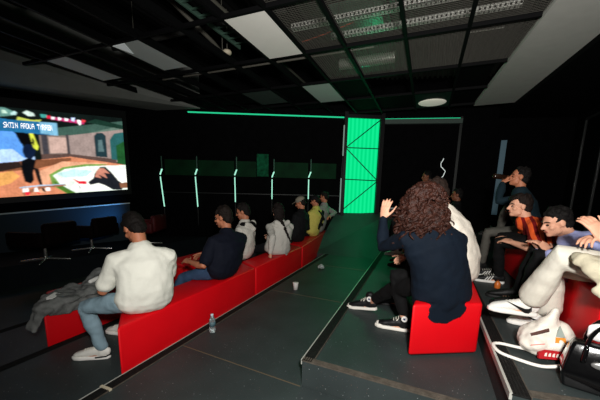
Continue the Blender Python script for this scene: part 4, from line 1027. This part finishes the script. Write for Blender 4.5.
# --- one white shoe pushed out ahead belongs to the next sitter
t, H, J = person('person in a white shirt with dark hair farther along the platform, face in profile', (.30, 5.30, .74), (.17, 5.25, 1.44), 175, 178, 180, 6,
       feet=((-.24, 5.15, .20, 180), (-.24, 5.5, .20, 180)), skin='fair', top=('shirt', (222, 214, 204)), sleeve='long', legs=(20, 20, 22), legname='trousers', shoes='dark', haircol=(16, 12, 10))
t, H, J = person('person in dark clothes with one white sneaker stretched out to the platform edge', (.14, 6.25, .745), (-.02, 6.3, 1.47), 175, 175, 175, 5,
       feet=((-.66, 6.55, .20, 185), (-.40, 6.05, .20, 180)), skin='brown', top=('sweater', (12, 12, 13)), sleeve='long', legs=(14, 14, 15), legname='trousers', shoes='white', haircol=(14, 11, 10))
t, H, J = person('person standing in dark clothes with a brown face, at the back below the neon line', (-.06, 7.75, 1.10), (-.05, 7.73, 1.80), 200, 200, 200, 5,
       feet=((-.13, 7.65, .20, 200), (-.03, 7.9, .20, 200)), skin='brown', top=('jacket', (13, 13, 14)), sleeve='long', legs=(13, 13, 14), legname='trousers', shoes='dark', haircol=(12, 10, 9), stand=True, bend=.01, k=1.02, base=(-.06, 7.75, .20))
t, H, J = person('person in black sitting back on the platform under the frame post', (.46, 6.95, .74), (.56, 6.95, 1.40), 180, 180, 180, 5,
       feet=((-.12, 6.85, .20, 180), (-.08, 7.08, .20, 180)), skin='brown', top=('jacket', (11, 11, 12)), sleeve='long', legs=(12, 12, 13), legname='trousers', shoes='dark', haircol=(12, 10, 9))
# --- man in the dark teal sweater, drinking
t, H, J = person('person in a dark teal sweater at the back right drinking from a dark bottle', (1.26, 4.75, .97), (1.07, 4.72, 1.65), 172, 178, 178, -8,
       feet=((.80, 4.70, .40, 180), (1.02, 5.02, .84, 180)), hands=((.89, 4.70, 1.57), (1.12, 5.0, 1.15)), skin='tan', top=('sweater', (14, 32, 40)), sleeve='long', legs=(84, 82, 76), legname='trousers', shoes='dark', haircol=(14, 11, 10),
       elbow=((-.2, -.5, -1.0), (.2, .4, -.8)), hdir=((.3, .1, .5), None), palm=((.4, .3, -.3), None), hcurl=(1.1, .6), knee=((-.4, 0, 1.0), (-.8, 0.1, 1.0)), width=1.1)
hb = J['arms'][0][2]
b = thing('drink_bottle', 'dark bottle tipped to the mouth of the person in the teal sweater', 'bottle', (.90, 4.72, 1.62))
p0 = V((1.00, 4.72, 1.635)); p1 = V((.80, 4.70, 1.66))
bm = NB(); tube(bm, [p0, p0.lerp(p1, .3), p0.lerp(p1, .42), p1], [.014, .015, .033, .034], seg=14); finish('bottle_body', bm, mat('dark brown glass', (30, 16, 8), .2, .5), parent=b)
# --- orange striped shirt
def stripes_mat():
    m = mat('orange and maroon striped cloth', (222, 88, 38), .85, .2, bump=.2, bscale=50)
    nt = m.node_tree; bs = nt.nodes['Principled BSDF']; tc = nt.nodes.new('ShaderNodeTexCoord'); mp = nt.nodes.new('ShaderNodeMapping')
    mp.inputs['Rotation'].default_value = (0.1, 0.25, .15); w = nt.nodes.new('ShaderNodeTexWave'); w.inputs['Scale'].default_value = 4.6; w.inputs['Distortion'].default_value = 1.2; w.bands_direction = 'X'
    nt.links.new(tc.outputs['Object'], mp.inputs[0]); nt.links.new(mp.outputs[0], w.inputs['Vector'])
    r = nt.nodes.new('ShaderNodeValToRGB'); r.color_ramp.interpolation = 'CONSTANT'
    r.color_ramp.elements[0].color = (*lin((226, 92, 40)), 1); r.color_ramp.elements[1].position = .58; r.color_ramp.elements[1].color = (*lin((112, 14, 18)), 1)
    nt.links.new(w.outputs['Fac'], r.inputs[0]); nt.links.new(r.outputs[0], bs.inputs['Base Color']); return m
t, H, J = person('person in an orange and maroon striped shirt leaning on his knees', (1.22, 3.86, .97), (.92, 3.87, 1.31), 172, 172, 186, 2,
       feet=((.88, 4.02, .40, 176), (.90, 4.28, .40, 170)), hands=((.86, 3.70, .935), (.87, 4.02, .935)), skin='fair', top=('shirt', (222, 88, 38), stripes_mat()), legs=(10, 10, 11), legname='trousers', shoes='stripes', hair='fringe', haircol=(24, 15, 11), elbow=((.3, -.6, -.3), (.3, .6, -.4)), knee=((-.5, -.2, 1.0), (-.5, .2, 1)), vox=.007)
# --- lavender shirt, bent forward
t, H, J = person('person in a lavender shirt bent forward beyond the cream trousers, dark hair', (1.38, 3.12, .975), (1.02, 3.15, 1.205), 172, 172, 190, 18,
       feet=((.92, 3.2, .40, 176), (.92, 3.42, .40, 172)), hands=((.98, 3.08, .96), (.97, 3.26, .96)), skin='fair', top=('shirt', (166, 172, 220)), sleeve='long', legs=(14, 14, 16), legname='trousers', shoes='dark', haircol=(14, 11, 10), elbow=((-.6, .1, -.5), (-.6, .0, -.5)), bend=.12, width=1.1)
# --- cream trousers at the right edge
t, H, J = person('person in cream trousers with crossed legs and tattooed forearms at the right edge', (1.27, 2.38, .975), (1.22, 2.20, 1.58), 168, 172, 170, 8,
       feet=((.76, 2.52, .57, 190, 4), (.97, 2.80, .40, 184)), hands=((.94, 2.21, 1.19), (.98, 2.30, 1.19)), skin='fair', top=('shirt', (28, 30, 40)), legs=(214, 210, 196), legname='trousers', shoes='swoosh', haircol=(64, 44, 30),
       elbow=((-.1, -.3, -1.0), (.2, .4, -1.0)), hdir=((-.35, .1, .55), (-.55, -.35, .0)), palm=((-.3, .8, -.2), (-.2, -.3, -.9)), hcurl=(.6, .65), knee=((-.55, -.35, 1.0), (-.7, .3, .7)), loose=1.30, cuffr=.088, cuffat=.82, vox=.006, tvar=.04)
a, b, c = J['arms'][0]
bm = NB(); p = b.lerp(c, .86); ax = (c - b).normalized(); M = frame(p, ax, UP + V((.3, 0, 0)))
tube(bm, [p + M.to_3x3() @ V((.034 * math.cos(q * .3927), 0, .034 * math.sin(q * .3927))) for q in range(17)], .006, seg=8); finish('bracelet', bm, mat('gold and black bead', (120, 100, 50), .3, .5, .6), parent=t)
bm = NB(); ell(bm, M @ V((0.02, -.005, .026)), .012); ell(bm, M @ V((-.02, -.005, .028)), .012); finish('watch', bm, BLACK, parent=t)
bm = NB()
for u, s in ((.35, .011), (.5, .008), (.62, .007)):
    q = b.lerp(c, u); ell(bm, q + V((-.034, -.012, .0)), (.006, s, s))
finish('tattoo', bm, mat('tattoo ink', (40, 40, 46), .7), parent=t)
# hair falling over her shoulder
rnd = random.Random(5); bm = NB(); f = J['fs']; l = J['ls']
for i in range(22):
    a_ = rnd.uniform(-1.8, 1.8); q = H.translation + (-f * math.cos(a_) + l * math.sin(a_)) * .085
    strand(bm, [q + UP * .04, q - UP * .12 + f * .02, q - UP * rnd.uniform(.22, .34) + f * rnd.uniform(-.03, .08)], .022, .010, rnd)
finish('long_hair', bm, mat('light brown hair', (96, 64, 40), .6, .3, bump=.8, bscale=60, var=.3), parent=t, remesh=.009, disp=.006, dscale=30)
# ------------------------------------------------------------------ small things
def draped(name, m, path, label, cat, thick=.02, folds=.03, dscale=9, parent=None, seed=0, rem=.010, lab=None):
    bm = NB()
    for pts, rad in path: tube(bm, pts, rad, side=V((0, 0, 1)).cross(V(pts[-1]) - V(pts[0])), seg=14)
    o = finish(name, bm, m, parent=parent, remesh=rem, disp=folds, dscale=dscale, smooth_it=2, seed=seed)
    if label: tag(o, label, cat)
    return o
COAT = mat('grey wool coat', (116, 118, 116), .95, .1, bump=.5, bscale=70, var=.25, vscale=14)
c = draped('coat', COAT, [
    ([(-3.25, 1.44, .10), (-3.20, 1.50, .265), (-3.32, 1.70, .315), (-3.42, 1.98, .32)], [(.05, .025), (.09, .03), (.13, .035), (.15, .04)]),
    ([(-3.23, 1.54, .285), (-3.22, 1.85, .315), (-3.26, 2.20, .35), (-3.32, 2.40, .33)], [(.09, .025), (.12, .035), (.14, .05), (.12, .04)]),
    ([(-3.28, 2.0, .36), (-3.34, 2.22, .43), (-3.40, 2.40, .36)], [(.10, .05), (.13, .06), (.10, .05)]),
    ([(-3.17, 1.56, .245), (-3.155, 1.80, .235), (-3.155, 2.10, .245)], [(.03, .06), (.03, .07), (.03, .07)])], 'grey wool coat lying crumpled over the end of the red block at left', 'coat', folds=.035, dscale=8)
bm = NB(); M = frame((-3.285, 1.66, .335), (-.4, .9, .15), (.3, -.2, 1)); box(bm, (-.03, -.055, -.006), (.03, .055, .02), M); bevel(bm, .004, 2)
finish('white_label', bm, mat('white tag', (235, 235, 230), .5), parent=c, smooth=False)
bm = NB(); tube(bm, [(-3.25, 2.0, .405), (-3.27, 2.12, .42)], .022, seg=10); finish('white_lining', bm, mat('white tag', (235, 235, 230), .5), parent=c)

# plastic bottle
CLEAR = mat('clear plastic', (225, 238, 240), .12, .5, alpha_t=.85)
def pet(x, y, z):
    t = thing('plastic_bottle', 'small clear plastic water bottle standing on the floor by the long red bench', 'bottle', (x, y, z))
    bm = NB(); lathe(bm, [(.026, 0), (.031, .006), (.031, .05), (.029, .055), (.031, .06), (.031, .12), (.028, .14), (.014, .168), (.012, .172)], (x, y, z), 20); finish('bottle_body', bm, CLEAR, parent=t)
    bm = NB(); lathe(bm, [(.028, .004), (.029, .045)], (x, y, z), 20); finish('white_base', bm, mat('milky plastic', (222, 226, 224), .4), parent=t)
    bm = NB(); lathe(bm, [(.0325, .07), (.0325, .115)], (x, y, z), 20); finish('wrap_label', bm, mat('blue label', (70, 96, 104), .5, var=.5, vscale=60), parent=t)
    bm = NB(); lathe(bm, [(.0145, .172), (.0145, .192), (.013, .194)], (x, y, z), 16); finish('screw_cap', bm, mat('pale blue cap', (190, 205, 215), .4), parent=t)
pet(-1.86, 2.26, 0.0)
# paper cup
t = thing('paper_cup', 'white paper cup standing on the dark aisle floor', 'cup', (-1.64, 3.84, 0.0))
bm = NB(); lathe(bm, [(.030, 0), (.041, .098), (.0425, .102), (.039, .102), (.029, .01)], (-1.64, 3.84, 0), 24); finish('cup_wall', bm, mat('white paper', (236, 234, 228), .7), parent=t)
bm = NB(); lathe(bm, [(.042, .099), (.0445, .1015), (.042, .104)], (-1.64, 3.84, 0), 24); finish('rolled_rim', bm, mat('white paper', (236, 234, 228), .7), parent=t)
# crumpled wrapper
bm = NB(); rnd = random.Random(2)
for i in range(7): ell(bm, (-1.67 + rnd.uniform(-.03, .03), 5.09 + rnd.uniform(-.03, .03), .045 + rnd.uniform(-.012, .02)), rnd.uniform(.02, .04))
o = finish('crumpled_wrapper', bm, mat('crumpled clear film', (150, 160, 156), .3, .5, var=.4, vscale=40), remesh=.006, disp=.02, dscale=28)
tag(o, 'crumpled clear wrapper on the aisle floor beyond the paper cup', 'wrapper')
# little orange bottle by the striped sneaker
t = thing('juice_bottle', 'tiny orange bottle standing by the black striped sneaker', 'bottle', (.81, 3.80, .40))
bm = NB(); lathe(bm, [(.026, 0), (.03, .006), (.03, .06), (.014, .078), (.013, .084)], (.81, 3.80, .40), 18); finish('bottle_body', bm, mat('orange juice', (206, 110, 44), .35, .4), parent=t)
bm = NB(); lathe(bm, [(.015, .084), (.015, .098)], (.81, 3.80, .40), 14); finish('screw_cap', bm, mat('dark cap', (70, 30, 14), .5), parent=t)

def smooth(pts, n=5):
    pts = [V(p) for p in pts]; out = []
    for i in range(len(pts) - 1):
        p0, p1, p2, p3 = pts[max(i - 1, 0)], pts[i], pts[i + 1], pts[min(i + 2, len(pts) - 1)]
        for k in range(n):
            u = k / n
            out.append(.5 * ((2 * p1) + (p2 - p0) * u + (2 * p0 - 5 * p1 + 4 * p2 - p3) * u * u + (3 * p1 - p0 - 3 * p2 + p3) * u ** 3))
    return out + [pts[-1]]
# white carrier bag
FILM = mat('white translucent film', (226, 220, 208), .35, .4, bump=.5, bscale=30, var=.06, vscale=10)
t = thing('carrier_bag', 'white plastic carrier bag with red print and a white loop handle on the floor', 'bag', (0.800, 2.300, 0.400))
bm = NB()
ell(bm, (0.800, 2.320, 0.500), (.155, .12, .10)); ell(bm, (0.740, 2.280, 0.475), (.10, .10, .075)); ell(bm, (0.870, 2.340, 0.510), (.09, .09, .105))
tube(bm, [(0.800, 2.320, 0.560), (0.815, 2.320, 0.640), (0.830, 2.325, 0.700)], [(.09, .06), (.05, .04), (.03, .02)], seg=14)
bag = finish('bag_body', bm, FILM, parent=t, remesh=.009, disp=.016, dscale=10, smooth_it=3, seed=4)
bm = NB(); pts = [(0.710, 2.250, 0.430), (0.630, 2.270, 0.425), (0.550, 2.290, 0.420), (0.505, 2.250, 0.420), (0.530, 2.160, 0.415), (0.630, 2.110, 0.412), (0.730, 2.090, 0.410), (0.830, 2.110, 0.425)]
pts = smooth(pts); tube(bm, pts, [(.010, .012)] * len(pts), side=V((0, 0, 1)), seg=8); finish('loop_handle', bm, mat('white strap', (238, 234, 226), .6), parent=t)
def patch(M, pts, m, name, parent, d=.004):
    bm = NB(); prism(bm, pts, -d, d)
    for v in bm.verts: v.co = M @ v.co
    return finish(name, bm, m, parent=parent, smooth=False)
REDP = mat('red print', (170, 22, 30), .5); PALE = mat('pale print', (235, 215, 205), .6)
MF = frame((0.815, 2.195, 0.455), (-.05, .25, .97), (.15, -.97, .25))      # lies on the camera side of the bag: x right, y up, z out
p = patch(MF, [(-.085, -.035), (.085, -.030), (.088, .018), (-.05, .022), (-.085, .0)], REDP, 'red_print', bag, .010)
for k in range(6): patch(MF @ Matrix.Translation((-.05 + k * .021, -.004, .012)), [(-.007, -.012), (.006, -.012), (.008, .010), (-.002, .006)], PALE, 'lettering', p, .002)
MG = frame((0.845, 2.245, 0.565), (0, .55, .83), (.1, -.83, .5))
patch(MG, [(-.028, -.055), (.030, -.050), (.026, -.015), (-.026, -.020)], mat('orange print', (226, 140, 50), .5), 'orange_print', bag, .008)
patch(MG, [(-.026, -.018), (.026, -.013), (.004, .055)], mat('grey print', (150, 160, 152), .5), 'grey_print', bag, .008)
MG2 = frame((0.740, 2.225, 0.565), (-.15, .75, .65), (-.3, -.6, .7))
patch(MG2, [(-.05, -.014), (.05, .010), (.05, .024), (-.05, .0)], mat('brown print', (84, 52, 44), .6), 'brown_print', bag, .010)
patch(frame((0.730, 2.185, 0.500), (-.1, .5, .85), (-.2, -.85, .4)), [(-.04, -.006), (.03, .006), (.03, .012), (-.04, .0)], mat('pink print', (226, 130, 120), .6), 'pink_print', bag, .008)

# black handbag
PAT = mat('black patent leather', (8, 8, 9), .16, .5, coat=.6, bump=.25, bscale=9)
t = thing('handbag', 'shiny black handbag with two handles at the right front edge of the platform', 'handbag', (.84, 2.02, .40))
BM_ = Matrix.Translation((.945, 1.965, .40)) @ Matrix.Rotation(math.radians(-16), 4, 'Z')
bm = NB(); w0, w1 = .17, .125
vs = []
for z, w, dpt in ((0.0, .155, .085), (.09, .17, .085), (.20, .15, .06), (.255, .135, .04)):
    vs.append((z, w, dpt))
rings = [[bm.verts.new(BM_ @ V((sx * w, sy * dd, z))) for sx, sy in ((-1, -1), (1, -1), (1, 1), (-1, 1))] for z, w, dd in vs]
for i in range(3):
    for q in range(4): bm.faces.new((rings[i][q], rings[i][(q + 1) % 4], rings[i + 1][(q + 1) % 4], rings[i + 1][q]))
bm.faces.new(rings[0][::-1]); bm.faces.new(rings[-1]); bevel(bm, .016, 3)
hb = finish('bag_body', bm, PAT, parent=t)
for sy in (-1, 1):
    bm = NB(); pts = [BM_ @ V((.085 * math.cos(q), sy * .05, .23 + .15 * math.sin(q))) for q in [math.pi * i / 12 for i in range(13)]]
    tube(bm, pts, .010, seg=8); finish('handle', bm, PAT, parent=t)
bm = NB(); ell(bm, (-.02, -.083, .165), (.042, .010, .020), BM_); finish('clasp', bm, mat('brushed silver plate', (170, 170, 168), .3, .5, .7), parent=t)
for s in (-1, 1):
    bm = NB(); tube(bm, [BM_ @ V((s * .085, -.066, .235)), BM_ @ V((s * .09, -.078, .17))], .012, seg=8); finish('strap_tab', bm, PAT, parent=t)
bm = NB(); tube(bm, [BM_ @ V((.155, 0, .19)), BM_ @ V((.21, -.05, .10)), BM_ @ V((.22, -.09, .03))], [(.018, .008)] * 3, side=V((0, 0, 1)), seg=8); finish('shoulder_strap', bm, PAT, parent=t)
bm = NB()
for c, r in (((-.045, .01, .310), .042), ((0.03, .02, .318), .042), ((.08, .0, .30), .034)): ell(bm, c, (r * 1.2, r * .7, r), BM_)
s = finish('scarf', bm, mat('white cloth', (236, 234, 232), .8), remesh=.008, disp=.02, dscale=16)
tag(s, 'crumpled white and red cloth sticking out of the black handbag', 'scarf')
bm = NB(); ell(bm, (.0, -.012, .325), (.022, .022, .016), BM_); ell(bm, (.06, -.01, .312), (.012, .02, .02), BM_); finish('red_patch', bm, mat('red cloth', (160, 20, 26), .8), parent=s)

# beige jacket on the lap
JK = mat('beige jacket cloth', (190, 182, 158), .9, .15, bump=.3, bscale=60, var=.08)
j = draped('folded_jacket', JK, [
    ([(0.840, 2.180, 1.060), (0.980, 2.150, 1.035), (1.160, 2.110, 1.015), (1.300, 2.080, 0.985)], [(.09, .045), (.11, .05), (.11, .05), (.08, .04)]),
    ([(0.880, 2.100, 1.025), (1.000, 2.040, 0.965), (1.160, 2.010, 0.925)], [(.05, .05), (.05, .08), (.04, .08)]),
    ([(0.900, 2.060, 0.925), (1.040, 2.010, 0.855), (1.200, 2.000, 0.825)], [(.022, .03), (.022, .05), (.02, .05)])], 'beige jacket with a navy lining folded over the lap at the right edge', 'jacket', folds=.022, dscale=11)
bm = NB(); tube(bm, [(0.920, 2.035, 0.925), (1.040, 1.988, 0.880), (1.200, 1.970, 0.860)], [(.014, .03), (.014, .045), (.014, .04)], side=V((0, -1, 0)), seg=12)
finish('navy_lining', bm, mat('navy lining', (12, 14, 26), .8), parent=j, remesh=.008, disp=.006, dscale=12)
